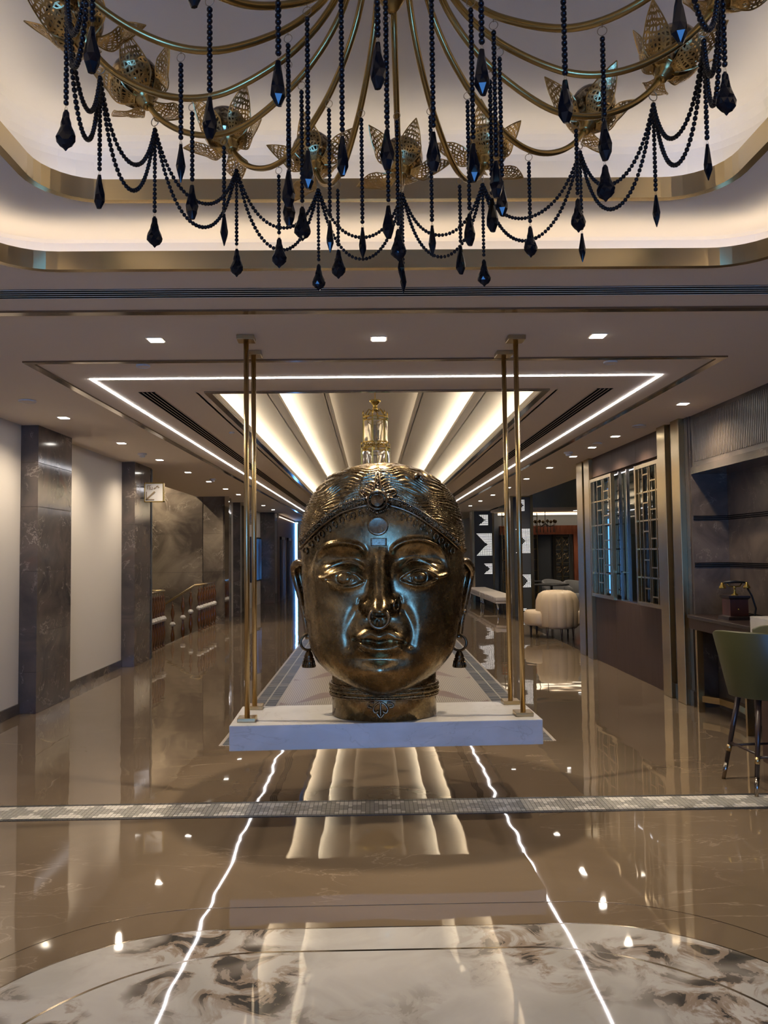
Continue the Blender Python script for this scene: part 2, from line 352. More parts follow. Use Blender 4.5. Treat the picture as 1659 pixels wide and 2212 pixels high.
# --- ceilings
def rects_with_holes(X, Y, holes):
    xs = sorted({X[0], X[1], *[h[0] for h in holes], *[h[1] for h in holes]}); ys = sorted({Y[0], Y[1], *[h[2] for h in holes], *[h[3] for h in holes]})
    for a, b in zip(xs, xs[1:]):
        for c_, d in zip(ys, ys[1:]):
            if a < X[0] or b > X[1]: continue
            mx, my = (a+b)/2, (c_+d)/2
            if any(h[0] < mx < h[1] and h[2] < my < h[3] for h in holes): continue
            yield a, b, c_, d
L1 = (-1.76, 1.92, 0.05, 3.755); L2 = (-1.40, 1.55, 0.33, 3.47); CT = (-1.33, 1.46, 6.70, 31.0)
b = MB()
for a in rects_with_holes((-4.1, 3.9), (YB, YE), [L1, CT]): b.box(*a, ZC, ZC+0.02)
A = rrect(*L1, 0.28); n8 = 9
corn = [(L1[1], L1[3]), (L1[0], L1[3]), (L1[0], L1[2]), (L1[1], L1[2])]
for k in range(4):
    pts = A[k*n8:(k+1)*n8]; b.poly([corn[k]]+pts[::-1] if False else [corn[k]]+pts, ZC, ZC+0.02)
ceil = struct(b.build('ceiling', M['plaster']))
def grow(L, d): return (L[0]-d, L[1]+d, L[2]-d, L[3]+d)
# chandelier tray: two brass lips with light coves
def lip(L, r, z0, z1):
    A = rrect(*L, r); B = rrect(*grow(L, 0.035), r+0.035)
    b = MB(); b.band(A, z0, A, z1); b.band(A, z1, B, z1); b.band(B, z0, B, z1); b.band(B, z0-0.004, A, z0-0.004); b.band(A, z0-0.004, A, z0)
    return b
lip(tuple(np.array(L1)+(0.004, -0.004, 0.004, -0.004)), 0.28, ZC-0.004, 3.05).build('cove_lip', M['band'], ceil)
lip(L2, 0.24, 3.176, 3.265).build('cove_lip', M['band'], ceil)
K1 = grow(L1, 0.20); K2 = grow(L2, 0.20)
b = MB(); b.band(rrect(*K1, 0.42), ZC, rrect(*K1, 0.42), 3.17); b.band(rrect(*K1, 0.42), 3.17, rrect(*grow(K1, -0.02), 0.42), 3.18)
b.band(rrect(*grow(K1, -0.02), 0.42), 3.18, rrect(*L2, 0.24), 3.18); b.build('tray_soffit', M['tray'], ceil)
b = MB(); b.band(rrect(*K2, 0.40), 3.18, rrect(*K2, 0.40), 3.44)
prev, pz_ = K2, 3.44
for k in range(1, 6):
    a = k/5*math.pi/2; nx = grow(K2, -0.10*(1-math.cos(a))); nz = 3.44+0.10*math.sin(a)
    b.band(rrect(*prev, 0.40), pz_, rrect(*nx, 0.40), nz); prev, pz_ = nx, nz
b.poly(rrect(*prev, 0.40), pz_, pz_+0.02); o = b.build('tray_soffit', M['tray'], ceil); 
def strip_ring(L, r, z, name='cove_strip', mm='cove'):
    A = rrect(*L, r); B = rrect(*grow(L, 0.02), r+0.02)
    b = MB(); b.band(A, z+0.012, B, z+0.012); b.band(A, z, A, z+0.012); b.band(B, z, B, z+0.012)
    o = b.build(name, M[mm]); return o
tag(strip_ring(grow(L1, 0.075), 0.32, 3.005), 'warm light strip hidden behind the lower brass lip of the chandelier tray', 'light strip')
tag(strip_ring(grow(L2, 0.075), 0.30, 3.215), 'warm light strip hidden behind the upper brass lip of the chandelier tray', 'light strip')
# corridor tray: stepped soffits
b = MB(); S1, S2, S3 = 3.14, 3.28, 3.38; e = (-0.890, 1.024); g = (-0.436, 0.514)
b.box(CT[0]-0.14, CT[0]-0.12, CT[2], CT[3], ZC, S1); b.box(CT[1]+0.12, CT[1]+0.14, CT[2], CT[3], ZC, S1)
b.box(CT[0]-0.14, e[0], CT[2]-0.14, CT[3], S1, S1+0.01); b.box(e[1], CT[1]+0.14, CT[2]-0.14, CT[3], S1, S1+0.01)
b.box(e[0]-0.10, e[0]-0.09, CT[2], CT[3], S1, S2); b.box(e[1]+0.09, e[1]+0.10, CT[2], CT[3], S1, S2)
b.box(e[0]-0.10, g[0], CT[2]-0.14, CT[3], S2, S2+0.01); b.box(g[1], e[1]+0.10, CT[2]-0.14, CT[3], S2, S2+0.01)
b.box(g[0]-0.05, g[0]-0.04, CT[2], CT[3], S2, S3); b.box(g[1]+0.04, g[1]+0.05, CT[2], CT[3], S2, S3)
b.box(g[0]-0.05, g[1]+0.05, CT[2]-0.14, CT[3], S3, S3+0.01); b.box(CT[0]-0.14, CT[1]+0.14, CT[2]-0.15, CT[2]-0.14, ZC, S3)
b.build('corridor_soffit', M['tray'], ceil)
for x, s_, z, h in ((CT[0], -1, ZC, 0.05), (CT[1], 1, ZC, 0.05), (e[0], -1, S1, 0.035), (e[1], 1, S1, 0.035), (g[0], -1, S2, 0.02), (g[1], 1, S2, 0.02)):
    MB().box(min(x-s_*0.003, x+s_*0.012), max(x-s_*0.003, x+s_*0.012), CT[2], CT[3], z-0.002, z+h).build('soffit_lip', M['tray'], ceil)
for x, s_, z in ((CT[0], -1, 3.0), (CT[1], 1, 3.0), (e[0], -1, S1+0.012), (e[1], 1, S1+0.012), (g[0], -1, S2+0.008), (g[1], 1, S2+0.008)):  # innermost pair is added fill, lifting the dark centre plane
    x0 = x+s_*(0.05 if z < S2 else 0.014); o = MB().box(min(x0, x0+s_*0.015), max(x0, x0+s_*0.015), CT[2]+0.05, CT[3]-0.05, z, z+0.01).build('cove_strip', M['cove2'] if z < S2 else M['cove3'])
    side = 'left' if s_ < 0 else 'right'; wh = 'outer' if z < 3.05 else ('middle' if z < S2 else 'inner (strip added for fill)')
    tag(o, 'warm light strip in the %s step of the corridor ceiling tray, on the %s side' % (wh, 'staircase' if s_ < 0 else 'telephone desk'), 'light strip')
# bronze trims and linear lights let into the ceiling
def trim(n, *bx): return struct(MB().box(*bx).build('trim_%d' % n, M['trim']))
trim(1, -3.62, 3.72, 4.41, 4.47, ZC-0.012, ZC)
trim(2, -2.43, 2.544, 5.56, 5.61, ZC-0.012, ZC); trim(3, -2.43, -2.37, 5.61, 30.5, ZC-0.012, ZC); trim(4, 2.484, 2.544, 5.61, 30.5, ZC-0.012, ZC)
trim(5, CT[0]-0.06, CT[1]+0.06, 6.65, 6.70, ZC-0.014, ZC); trim(6, CT[0]-0.06, CT[0], 6.70, 31, ZC-0.014, ZC); trim(7, CT[1], CT[1]+0.06, 6.70, 31, ZC-0.014, ZC)
ledt = thing('linear_light', 'thin white glowing line light running round the corridor ceiling tray', 'line light', (0.06, 6.15, ZC))
for bx in ((-2.163, 2.29, 6.135, 6.155), (-2.163, -2.143, 6.155, 30.0), (2.27, 2.29, 6.155, 30.0)):
    MB().box(*bx, ZC-0.006, ZC).build('light_bar', M['led'], ledt)
def diffuser(x0, x1, y0, y1, along, label):
    t_ = thing('air_diffuser', label, 'air vent', ((x0+x1)/2, (y0+y1)/2, ZC), 'slotted ceiling vents')
    MB().box(x0, x1, y0, y1, ZC-0.004, ZC).build('slot_backing', M['dark'], t_)
    for k in range(5):
        if along == 'x':
            w = y1-y0; MB().box(x0, x1, y0+w*k/4-0.003, y0+w*k/4+0.003, ZC-0.006, ZC-0.004).build('slat', M['plaster'], t_)
        else:
            w = x1-x0; MB().box(x0+w*k/4-0.003, x0+w*k/4+0.003, y0, y1, ZC-0.006, ZC-0.004).build('slat', M['plaster'], t_)
diffuser(-3.6, 3.7, 4.06, 4.19, 'x', 'black slotted air vent crossing the ceiling beside the chandelier tray')
diffuser(-1.94, -1.80, 6.66, 29.0, 'y', 'black slotted air vent beside the corridor tray on the staircase side')
diffuser(1.92, 2.06, 6.66, 29.0, 'y', 'black slotted air vent beside the corridor tray on the telephone desk side')
def downlight(x, y, label, ZC=ZC):
    t_ = thing('downlight', label, 'downlight', (x, y, ZC), 'square ceiling downlights'); h = 0.042
    MB().box(x-h-0.012, x+h+0.012, y-h-0.012, y+h+0.012, ZC-0.004, ZC).build('bezel', M['plaster'], t_)
    MB().box(x-h, x+h, y-h, y+h, ZC-0.008, ZC-0.004).build('lens', M['lamp'], t_)
ORD = ['first', 'second', 'third', 'fourth', 'fifth', 'sixth', 'seventh', 'eighth', 'ninth', 'tenth']
for (x, y), l in zip(DL, ('on the white wall side of the platform rods', 'centred over the bronze head platform', 'on the niche side of the platform rods')): downlight(x, y, 'square downlight between the bronze cross trims, '+l)
for (x, y), q in zip(DLL, ORD): downlight(x, y, q+' square downlight from the chandelier hall along the white wall and staircase')
for (x, y), q in zip(DLR, ORD): downlight(x, y, q+' square downlight from the chandelier hall along the niche and lattice window')
for x, y in DL_FILL: downlight(x, y, 'added square fill downlight in the hall ceiling beside the chandelier tray')
for x, y, r, l in ((-3.0, 6.98, 0.075, 'white wall and first marble pillar'), (-1.63, 5.71, 0.05, 'bronze trim corner on the staircase side'), (1.75, 5.71, 0.05, 'bronze trim corner on the telephone side'), (2.96, 8.69, 0.075, 'brass posts by the niche'), (2.9, 10.1, 0.06, 'lattice window'), (-1.55, 8.9, 0.03, 'corridor tray on the staircase side'), (1.66, 8.9, 0.03, 'corridor tray on the telephone side')):
    t_ = thing('ceiling_speaker', 'flat round ceiling disc near the '+l, 'speaker', (x, y, ZC), 'round ceiling discs')
    MB().lathe([(r, -0.001), (r, -0.010), (r*0.93, -0.014), (r*0.9, -0.010)], (x, y, ZC), 24).build('rim', M['plastic'], t_); MB().lathe([(r*0.9, -0.006), (r*0.88, -0.011)], (x, y, ZC), 24).build('grille', M['plaster'], t_)
for x, y, l in ((-3.06, 10.7, 'above the stair sign'), (-2.85, 14.4, 'above the balustrade'), (2.75, 11.0, 'above the lattice window'), (-2.7, 17.3, 'near the far stair wall')):
    t_ = thing('smoke_detector', 'white smoke detector on the ceiling '+l, 'detector', (x, y, ZC), 'smoke detectors')
    MB().lathe([(0.06, 0), (0.06, -0.02), (0.045, -0.03)], (x, y, ZC), 16).build('base', M['plastic'], t_); MB().lathe([(0.035, -0.03), (0.035, -0.05), (0.02, -0.058)], (x, y, ZC), 16).build('sensor', M['plastic'], t_)
# roof and lounge ceiling close the shell
struct(MB().box(-7.2, 9.4, YB-0.2, YE+0.2, 4.2, 4.3).build('ceiling_upper', M['bulkhead']))

# --- walls
def wall(name, *bx, m='white'): return struct(MB().box(*bx).build(name, M[m]))
wl = wall('wall_left', XL-0.1, XL, YB, 12.5, 0, ZC+0.02)
wall('wall_left_upper', -3.74, -3.72, YB, 12.5, ZC, 4.2, m='bulkhead'); wall('wall_left_far_upper', -4.14, -4.1, 18.9, YE, ZC, 4.2, m='bulkhead')
wr = wall('wall_right_near', XR+0.45, XR+0.5, YB, 8.13, 0, 4.2, m='niche')
# entrance wall behind the camera with its glazed opening
b = MB(); b.box(-4.2, -1.1, YB-0.1, YB, 0, 4.2); b.box(1.3, 9.3, YB-0.1, YB, 0, 4.2); b.box(-1.1, 1.3, YB-0.1, YB, 2.2, 4.2); b.box(-1.1, 1.3, YB-0.1, YB, -0.2, 0.1)
wb = struct(b.build('wall_entrance', M['white']))
d1 = struct(bpy.data.objects.new('window_1', None)); COL.objects.link(d1)
for x in (-1.1, -0.32, 0.48, 1.26): MB().box(x, x+0.04, YB-0.08, YB-0.02, 0.1, 2.2).build('mullion', M['brass'], d1)
# skirtings
for i, (a, c_) in enumerate(((YB, 8.30), (9.21, 11.66))):
    struct(MB().box(XL, XL+0.018, a, c_, 0, 0.105).build('baseboard_left' if i == 0 else 'baseboard_left_far', M['skirt'], None))
# marble pillars: courses of slabs
def pillar(x0, x1, y0, y1, label, cuts, m='pillar', z1=ZC, name='marble_pillar'):
    t_ = thing(name, label, 'pillar', ((x0+x1)/2, (y0+y1)/2, 0), 'grey brown marble pillars')
    zs = [0]+cuts+[z1]
    for a, c_ in zip(zs, zs[1:]): MB().box(x0, x1, y0, y1, a+0.0012, c_-0.0012).build('marble_slab', M[m], t_, bevel=0.002)
    MB().box(x0+0.004, x1-0.004, y0+0.004, y1-0.004, 0, z1).build('core', M['grout'], t_)
    return t_
pillar(-3.66, -3.449, 8.305, 9.23, 'grey brown marble pillar on the white wall beside the chandelier hall', [0.42, 0.82, 1.45, 2.12, 2.58])
pillar(-3.66, -3.44, 11.66, 12.55, 'grey brown marble pillar carrying the stair sign', [0.70, 1.43, 2.05])
struct(MB().box(-3.445, -3.43, 12.50, 12.56, 0, ZC-0.02).build('trim_8', M['slate']))
pillar(-3.95, -3.41, 18.78, 19.5, 'marble pillar at the far end of the staircase wall', [1.2, 2.1], 'panel')
pillar(-3.80, -3.41, 21.0, 21.6, 'slim marble pillar with mirror edge beyond the staircase', [1.2, 2.1])
pillar(-3.80, -3.16, 26.15, 26.9, 'marble pillar between the blue wall screen and the lifts', [0.85, 1.7])
for x, y, i in ((-3.43, 18.72, 9), (-3.43, 20.95, 10)):
    struct(MB().box(x, x+0.10, y, y+0.06, 0, ZC).build('trim_%d' % i, M['chrome']))
# stair hall
wall('wall_stair_near', -7.1, XL, 12.45, 12.55, -2.2, 4.2, m='panel'); wall('wall_stair_left', -7.2, -7.1, 12.45, 18.9, -2.2, 4.2, m='panel')
wst = wall('wall_stair_far', -7.1, -3.42, 18.80, 18.9, -2.2, 4.2, m='grout')
zz = [-2.2, -0.6, 0.30, 1.20, 2.10, 3.05, 4.2]; xx = [-7.1, -5.75, -3.955]
for a, c_ in zip(zz, zz[1:]):
    for p, q in zip(xx, xx[1:]): MB().box(p+0.002, q-0.002, 18.77, 18.80, a+0.002, c_-0.002).build('marble_panel', M['panel'], wst)
struct(MB().box(-7.1, -3.66, 12.5, 18.8, -2.3, -2.2).build('floor_lower', M['floor']))
struct(MB().box(-3.72, -3.66, 12.5, 18.8, -2.2, -0.001).build('wall_stair_edge', M['panel']))
# left wall beyond the stairs
wall('wall_left_far', XL-0.1, XL, 19.4, 26.2, 0, ZC+0.02); wall('wall_left_lift', -3.25, -3.15, 26.9, YE, 0, ZC+0.02, m='maroon')
wall('wall_leak_block_left', -7.3, -7.2, 18.8, YE+0.1, 0, 4.2, m='bulkhead')  # unseen, added to stop sky light leaking in behind the wall
# far end with a tall window
b = MB(); b.box(-3.03, 9.2, YE, YE+0.1, 0, 4.2); b.box(-7.2, -3.19, YE, YE+0.1, 0, 4.2); b.box(-3.19, -3.03, YE, YE+0.1, 2.9, 4.2)
struct(b.build('wall_end', M['white']))
d2 = struct(bpy.data.objects.new('window_2', None)); COL.objects.link(d2)
for x in (-3.19, -3.06): MB().box(x, x+0.03, YE+0.01, YE+0.05, 0, 2.85).build('mullion', M['brass'], d2)
# right side: lounge shell
wall('wall_lounge_end', XR+0.1, 9.2, 26.9, 27.0, 0, 4.2, m='bulkhead'); wall('wall_lounge_right', 9.2, 9.3, 8.0, YE, 0, 4.2, m='bulkhead'); wall('wall_lounge_near', 3.72, 9.2, 8.13, 8.23, 0, 4.2, m='bulkhead')
wall('wall_right_upper', 3.72, 3.74, YB, YE, ZC, 4.2, m='bulkhead') if False else None
wall('wall_right_near_upper', 3.70, 3.72, YB, 12.6, ZC, 4.2, m='bulkhead')

# ================================================================ RIGHT WALL
# brass posts in pairs
def brass_post(y0, y1, x0, label):
    o = MB().box(x0, x0+0.10, y0, y1, 0, ZC).build('brass_post', M['brass'], None, bevel=0.004); return tag(o, label, 'post', 'tall brass posts')
brass_post(12.17, 12.50, 3.24, 'tall brass post at the lounge end of the lattice window')
brass_post(11.78, 12.06, 3.24, 'tall brass post touching the far lattice screen')
brass_post(8.65, 8.885, 3.22, 'tall brass post touching the near lattice screen')
brass_post(8.25, 8.47, 3.22, 'tall brass post beside the telephone niche')
for y0, y1, l in ((8.165, 8.248, 'between the brass post and the telephone niche'), (8.472, 8.648, 'between the two near brass posts')):
    wps = thing('marble_pier', 'narrow grey brown marble pier '+l, 'pier', (3.4, (y0+y1)/2, 0))
    MB().box(3.28, 3.70, y0, y1, 0.16, ZC).build('marble_slab', M['niche'], wps); MB().box(3.265, 3.70, y0, y1, 0, 0.155).build('plinth', M['niche'], wps)
o = MB().box(3.345, 3.45, 11.79, 12.6, 0, ZC).build('wall_right_end', M['niche']); struct(o)
# window wall with two lattice screens
ww = MB().box(3.36, 3.40, 8.885, 11.78, 0, 0.93).build('wall_right', M['maroon']); struct(ww)
for k in range(3):
    y0, y1 = 8.887+k*0.964, 8.887+(k+1)*0.964
    MB().box(3.30, 3.36, y0+0.0015, y1-0.0015, 0.0, 0.925).build('lacquer_panel', M['maroon'], ww); MB().box(3.30, 3.36, y0+0.0015, y1-0.0015, 2.68, ZC).build('lacquer_panel', M['maroon'], ww)
MB().box(3.36, 3.40, 8.885, 11.78, 2.66, ZC).build('header', M['maroon'], ww)
win = bpy.data.objects.new('window_3', None); struct(win); COL.objects.link(win)
MB().box(3.36, 3.37, 8.885, 11.78, 0.93, 2.66).build('pane', M['glass'], win)
MB().box(3.32, 3.40, 8.885, 11.78, 0.925, 0.945).build('window_sill', M['trim'], win)
for y in (9.70, 10.02, 10.35, 10.68): MB().box(3.34, 3.36, y, y+0.03, 0.945, 2.66).build('mullion', M['trim'], win)
for y, z0, z1 in ((10.48, 0.945, 2.66),): MB().box(3.335, 3.355, y-0.12, y+0.12, 1.3, 1.315).build('mullion', M['trim'], win)
def lattice(x, y0, y1, z0, z1, label):
    t_ = thing('lattice_screen', label, 'screen', (x, (y0+y1)/2, z0), 'brass lattice screens')
    def bar(name, a, b_, c_, d, th=0.016): MB().box(x-th/2, x+th/2, a, b_, c_, d).build(name, M['brass'], t_)
    fw = 0.045; w = y1-y0; h = z1-z0
    for a in (y0, y1-fw): bar('stile', a, a+fw, z0, z1, 0.05)
    for c_ in (z0, z1-fw): bar('rail', y0+fw, y1-fw, c_, c_+fw, 0.046)
    # uprights in pairs, rungs staggered left and right of the pairs
    ws = [0.16, 0.40, 0.47, 0.70, 0.86]
    for q in ws: bar('upright_bar', y0+q*w-0.009, y0+q*w+0.009, z0+fw, z1-fw)
    n = 5
    for k in range(1, n): bar('cross_bar', y0+fw, y1-fw, z0+h*k/n-0.009, z0+h*k/n+0.009)
    for k in range(n):
        zc = z0+h*(k+0.36)/n; bar('rung', y0+0.16*w, y0+0.40*w, zc-0.008, zc+0.008, 0.014)
        zc = z0+h*(k+0.62)/n; bar('rung', y0+0.47*w, y0+0.70*w, zc-0.008, zc+0.008, 0.014)
lattice(3.27, 10.72, 11.765, 0.93, 2.645, 'brass lattice screen on the dark window, beside the lounge')
lattice(3.25, 8.89, 9.70, 0.935, 2.62, 'brass lattice screen on the dark window, beside the telephone niche')
# telephone niche
nb = struct(MB().box(3.66, 3.70, 3.0, 8.13, 0, 2.40).build('wall_niche', M['niche']))
for z in (0.93, 1.42, 1.9):
    for k in range(3): MB().box(3.652, 3.66, 3.0, 8.13, z+k*0.018, z+k*0.018+0.007).build('groove_line', M['dark'], nb)
sd = struct(MB().box(3.29, 3.70, 8.12, 8.16, 0, ZC).build('wall_niche_side', M['niche']))
for z in (1.42, 1.9):
    for k in range(3): MB().box(3.30, 3.66, 8.112, 8.12, z+k*0.018, z+k*0.018+0.007).build('groove_line', M['dark'], sd)
lin = struct(MB().box(3.30, 3.72, 3.0, 8.12, 2.44, ZC).build('wall_niche_head', M['niche']))
MB().box(3.285, 3.72, 3.0, 8.12, 2.37, 2.44).build('polished_edge', M['pillar'], lin)
rib = MB().box(-0.006, 0, -0.011, 0.011, 0, 0.44).mesh('flute'); rib.materials.append(M['niche'])
for k in range(150):
    o = link('flute', rib, lin); o.location = (3.30, 8.05-k*0.033, 2.49)
# desk in the niche
dk = thing('niche_desk', 'dark wood desk with brass frame legs in the marble niche', 'desk', (3.4, 7.1, 0))
MB().box(3.20, 3.65, 6.12, 8.11, 0.905, 0.94).build('desk_top', M['espresso'], dk, bevel=0.006)
MB().box(3.215, 3.64, 6.12, 8.105, 0.80, 0.905).build('apron', M['maroon'], dk)
for y in (7.88, 6.86, 6.15): MB().box(3.20, 3.26, y, y+0.035, 0, 0.80).build('leg', M['brass'], dk)
def arc(cx, cy, r, a0, a1, n=14): return [(cx+r*math.cos(math.radians(a0+(a1-a0)*i/n)), cy+r*math.sin(math.radians(a0+(a1-a0)*i/n))) for i in range(n+1)]
MB().poly(arc(3.26, 7.38, 0.52, 90, 270)[:0]+[(3.22, 7.9), (3.30, 7.9), (3.42, 7.75), (3.46, 7.4), (3.42, 7.05), (3.30, 6.88), (3.22, 6.88), (3.34, 7.07), (3.38, 7.4), (3.34, 7.73)], 0.10, 0.16).build('foot_rail', M['brass'], dk)
MB().box(3.50, 3.64, 6.6, 8.1, 0, 0.80).build('modesty_panel', M['niche'], dk)
cb = thing('counter_box', 'pale stone counter end beside the olive bar stool', 'counter', (3.0, 5.9, 0))
MB().box(2.88, 3.64, 5.76, 6.08, 0.93, 1.085).build('counter_top', M['slab'], cb, bevel=0.004); MB().box(2.93, 3.60, 5.80, 6.05, 0, 0.93).build('pedestal', M['maroon'], cb)
# antique telephone
ph_ = thing('antique_telephone', 'antique wooden box telephone with brass cradle on the dark desk', 'telephone', (3.40, 7.46, 0.94)); X, Y, Z = 3.40, 7.46, 0.94
for nm, tiers in (('base_moulding', ((0, 0.03, 0.115, 0.112), (0.03, 0.04, 0.112, 0.085))), ('top_moulding', ((0.19, 0.205, 0.085, 0.10), (0.205, 0.225, 0.10, 0.10)))):
    q = [(z, w) for z0, z1, s0, s1 in tiers for z, w in ((z0, s0), (z1, s1))]; V = [(X+sx*w, Y+sy*w, Z+z) for z, w in q for sx, sy in ((-1, -1), (1, -1), (1, 1), (-1, 1))]
    MB().add(V, [(3, 2, 1, 0), (12, 13, 14, 15)]+[(i*4+j, i*4+(j+1) % 4, i*4+4+(j+1) % 4, i*4+4+j) for i in range(3) for j in range(4)]).build(nm, M['espresso'], ph_)
MB().box(X-0.085, X+0.085, Y-0.085, Y+0.085, Z+0.035, Z+0.195).build('case', wood('mahogany', (0.075, 0.022, 0.014), (0.12, 0.035, 0.02), 0.3), ph_)
MB().sphere((X-0.01, Y-0.09, Z+0.10), 0.011).build('drawer_knob', M['gilt'], ph_, True)
MB().lathe([(0.03, 0.225), (0.03, 0.232), (0.012, 0.245), (0.010, 0.29), (0.018, 0.30), (0.010, 0.312)], (X, Y, Z), 14).build('cradle_post', M['gilt'], ph_, True)
b = MB(); b.tube([(X-0.07, Y, Z+0.335), (X-0.05, Y, Z+0.31), (X, Y, Z+0.305), (X+0.05, Y, Z+0.31), (X+0.07, Y, Z+0.335)], 0.006); b.build('cradle', M['gilt'], ph_, True)
hs = MB().tube([(X-0.10, Y, Z+0.345), (X, Y, Z+0.352), (X+0.10, Y, Z+0.345)], [0.010, 0.014, 0.010], 10).build('handset', M['black'], ph_, True)
for s_ in (-1, 1): MB().lathe([(0.012, 0.345), (0.014, 0.33), (0.03, 0.305), (0.033, 0.29), (0.012, 0.29)], (X+s_*0.115, Y, Z), 14).build('ear_cup', M['gilt'], hs, True)
MB().tube([(X+0.12, Y, Z+0.29), (X+0.16, Y, Z+0.22), (X+0.19, Y-0.01, Z+0.1), (X+0.17, Y-0.02, Z+0.02), (X+0.13, Y-0.02, Z+0.015), (X+0.10, Y, Z+0.03)], 0.009, 6).build('cord', M['black'], ph_, True)
# bar stool
def stool(cx, cy, rz, label):
    t_ = thing('bar_stool', label, 'stool', (cx, cy, 0), None, rz)
    def shell(r0, r1, a0, a1, z0, z1, n=20, lean=0.10):
        V = []; 
        for i in range(n+1):
            a = math.radians(30+a0+(a1-a0)*i/n); e_ = 1-abs(2*i/n-1)**6*0.07
            for r, z in ((r0, z0), (r0+lean, z0+(z1-z0)*e_), (r1+lean, z0+(z1-z0)*e_), (r1, z0)): V.append((r*math.sin(a), -r*math.cos(a)*0.95, z))
        f = []
        for i in range(n):
            for j in range(4): f.append((i*4+j, i*4+(j+1) % 4, i*4+4+(j+1) % 4, i*4+4+j))
        f += [(3, 2, 1, 0), (n*4, n*4+1, n*4+2, n*4+3)]; return MB().add(V, f)
    bk = shell(0.20, 0.245, -38, 38, 0.61, 1.06).build('backrest', M['leather_green'], t_, True, fix=True, bevel=0.008)
    for s_ in (-1, 1): shell(0.20, 0.242, min(s_*39, s_*135), max(s_*39, s_*135), 0.61, 1.055, lean=0.095).build('side_wing', M['leather_green'], t_, True, fix=True, bevel=0.008)
    for q in (-38.5, 38.5):
        a = math.radians(30+q); MB().tube([(r*math.sin(a), -r*math.cos(a)*0.95, z) for r, z in ((0.244, 0.61), (0.294, 0.83), (0.342, 1.05))], 0.006, 6).build('piping', M['espresso'], t_, True)
    MB().lathe([(0.05, 0.60), (0.18, 0.60), (0.195, 0.63), (0.195, 0.69), (0.17, 0.715), (0.05, 0.72)], (0, 0, 0), 24).build('seat', M['leather_green'], t_, True)
    feet = [(-0.21, -0.21), (0.21, -0.21), (0.21, 0.21), (-0.21, 0.21)]; tops = [(q[0]*0.58, q[1]*0.58) for q in feet]
    def at(k, z): u = 1-z/0.62; return (tops[k][0]+(feet[k][0]-tops[k][0])*u, tops[k][1]+(feet[k][1]-tops[k][1])*u, z)
    for k in range(4):
        lg = MB().tube([at(k, 0.62), at(k, 0.12)], [0.019, 0.015], 10).build('leg', M['espresso'], t_, True)
        MB().tube([at(k, 0.12), at(k, 0.0)], [0.0155, 0.0125], 10).build('ferrule', M['trim'], lg, True); MB().tube([at(k, 0.245), at(k, 0.20)], [0.0175, 0.0172], 10).build('brass_sleeve', M['brass'], lg, True)
    for k in range(4): MB().tube([at(k, 0.24+0.02*(k % 2)), at((k+1) % 4, 0.24+0.02*(k % 2))], 0.009, 8).build('footrest', M['espresso'], t_, True)
    return t_
stool(2.66, 5.42, math.radians(4), 'olive leather bar stool with dark splayed legs at the stone counter')

# ================================================================ LOUNGE
def clad_column(x0, x1, y0, label, rows):
    t_ = thing('clad_column', label, 'column', ((x0+x1)/2, y0+0.3, 0), 'dark columns with points of light')
    MB().box(x0+0.06, x1-0.06, y0+0.01, y0+0.6, 0, ZC).build('column_panel', M['slate'], t_)
    for a in (x0, x1-0.07): MB().box(a, a+0.07, y0-0.01, y0+0.62, 0, ZC-0.03).build('brass_edge', M['brass'], t_)
    MB().box(x0, x1, y0-0.01, y0+0.62, ZC-0.03, ZC+0.02).build('brass_cap', M['brass'], t_)
    b = MB(); w = x1-x0-0.16
    for zc, hh, ww_, al in rows:
        n = max(3, int(hh/0.032))
        for i in range(n):
            q = abs(2*i/(n-1)-1); x = x1-0.09-al*w
            k = int((0.35+0.65*q)*ww_*w/0.03)
            for j in range(k): b.box(x-j*0.03-0.014, x-j*0.03, y0+0.004, y0+0.012, zc-hh/2+i*0.032, zc-hh/2+i*0.032+0.013)
    o = b.build('light_dots', M['dot'], t_); o['kind'] = 'stuff'
R2 = [(2.75, 0.30, 0.4, 0.30), (1.87, 0.62, 0.95, 0.0), (0.88, 0.32, 0.55, 0.0), (0.12, 0.2, 0.35, 0.3)]
clad_column(3.44, 4.00, 19.65, 'charcoal column with brass edges and points of light beside the cream settee', R2)
clad_column(3.33, 4.06, 26.3, 'charcoal column with brass edges and points of light behind the ivory benches', [(2.66, 0.36, 0.55, 0.2), (1.85, 0.74, 0.9, 0.0), (1.05, 0.36, 0.5, 0.0)])
def bench(y0, y1, label):
    t_ = thing('upholstered_bench', label, 'bench', (3.4, (y0+y1)/2, 0), 'ivory benches')
    MB().box(3.12, 3.72, y0, y1, 0.33, 0.45).build('cushion', M['ivory'], t_, bevel=0.03); MB().box(3.14, 3.70, y0+0.02, y1-0.02, 0.28, 0.33).build('rail', M['ivory'], t_)
    for k in range(12):
        y = y0+(y1-y0)*(k+0.5)/12; MB().box(3.112, 3.12, y-0.05, y+0.05, 0.345, 0.435).build('fluted_pad', M['ivory'], t_, bevel=0.003)
    for x in (3.2, 3.64):
        for y in (y0+0.12, y1-0.12): MB().tube([(x, y, 0.28), (x+0.02, y+0.03, 0.12), (x, y, 0)], [0.025, 0.018, 0.012], 8).build('leg', M['chrome'], t_, True)
bench(20.3, 23.3, 'long ivory bench beside the nearer dotted column'); bench(23.45, 26.2, 'long ivory bench beside the farther dotted column')
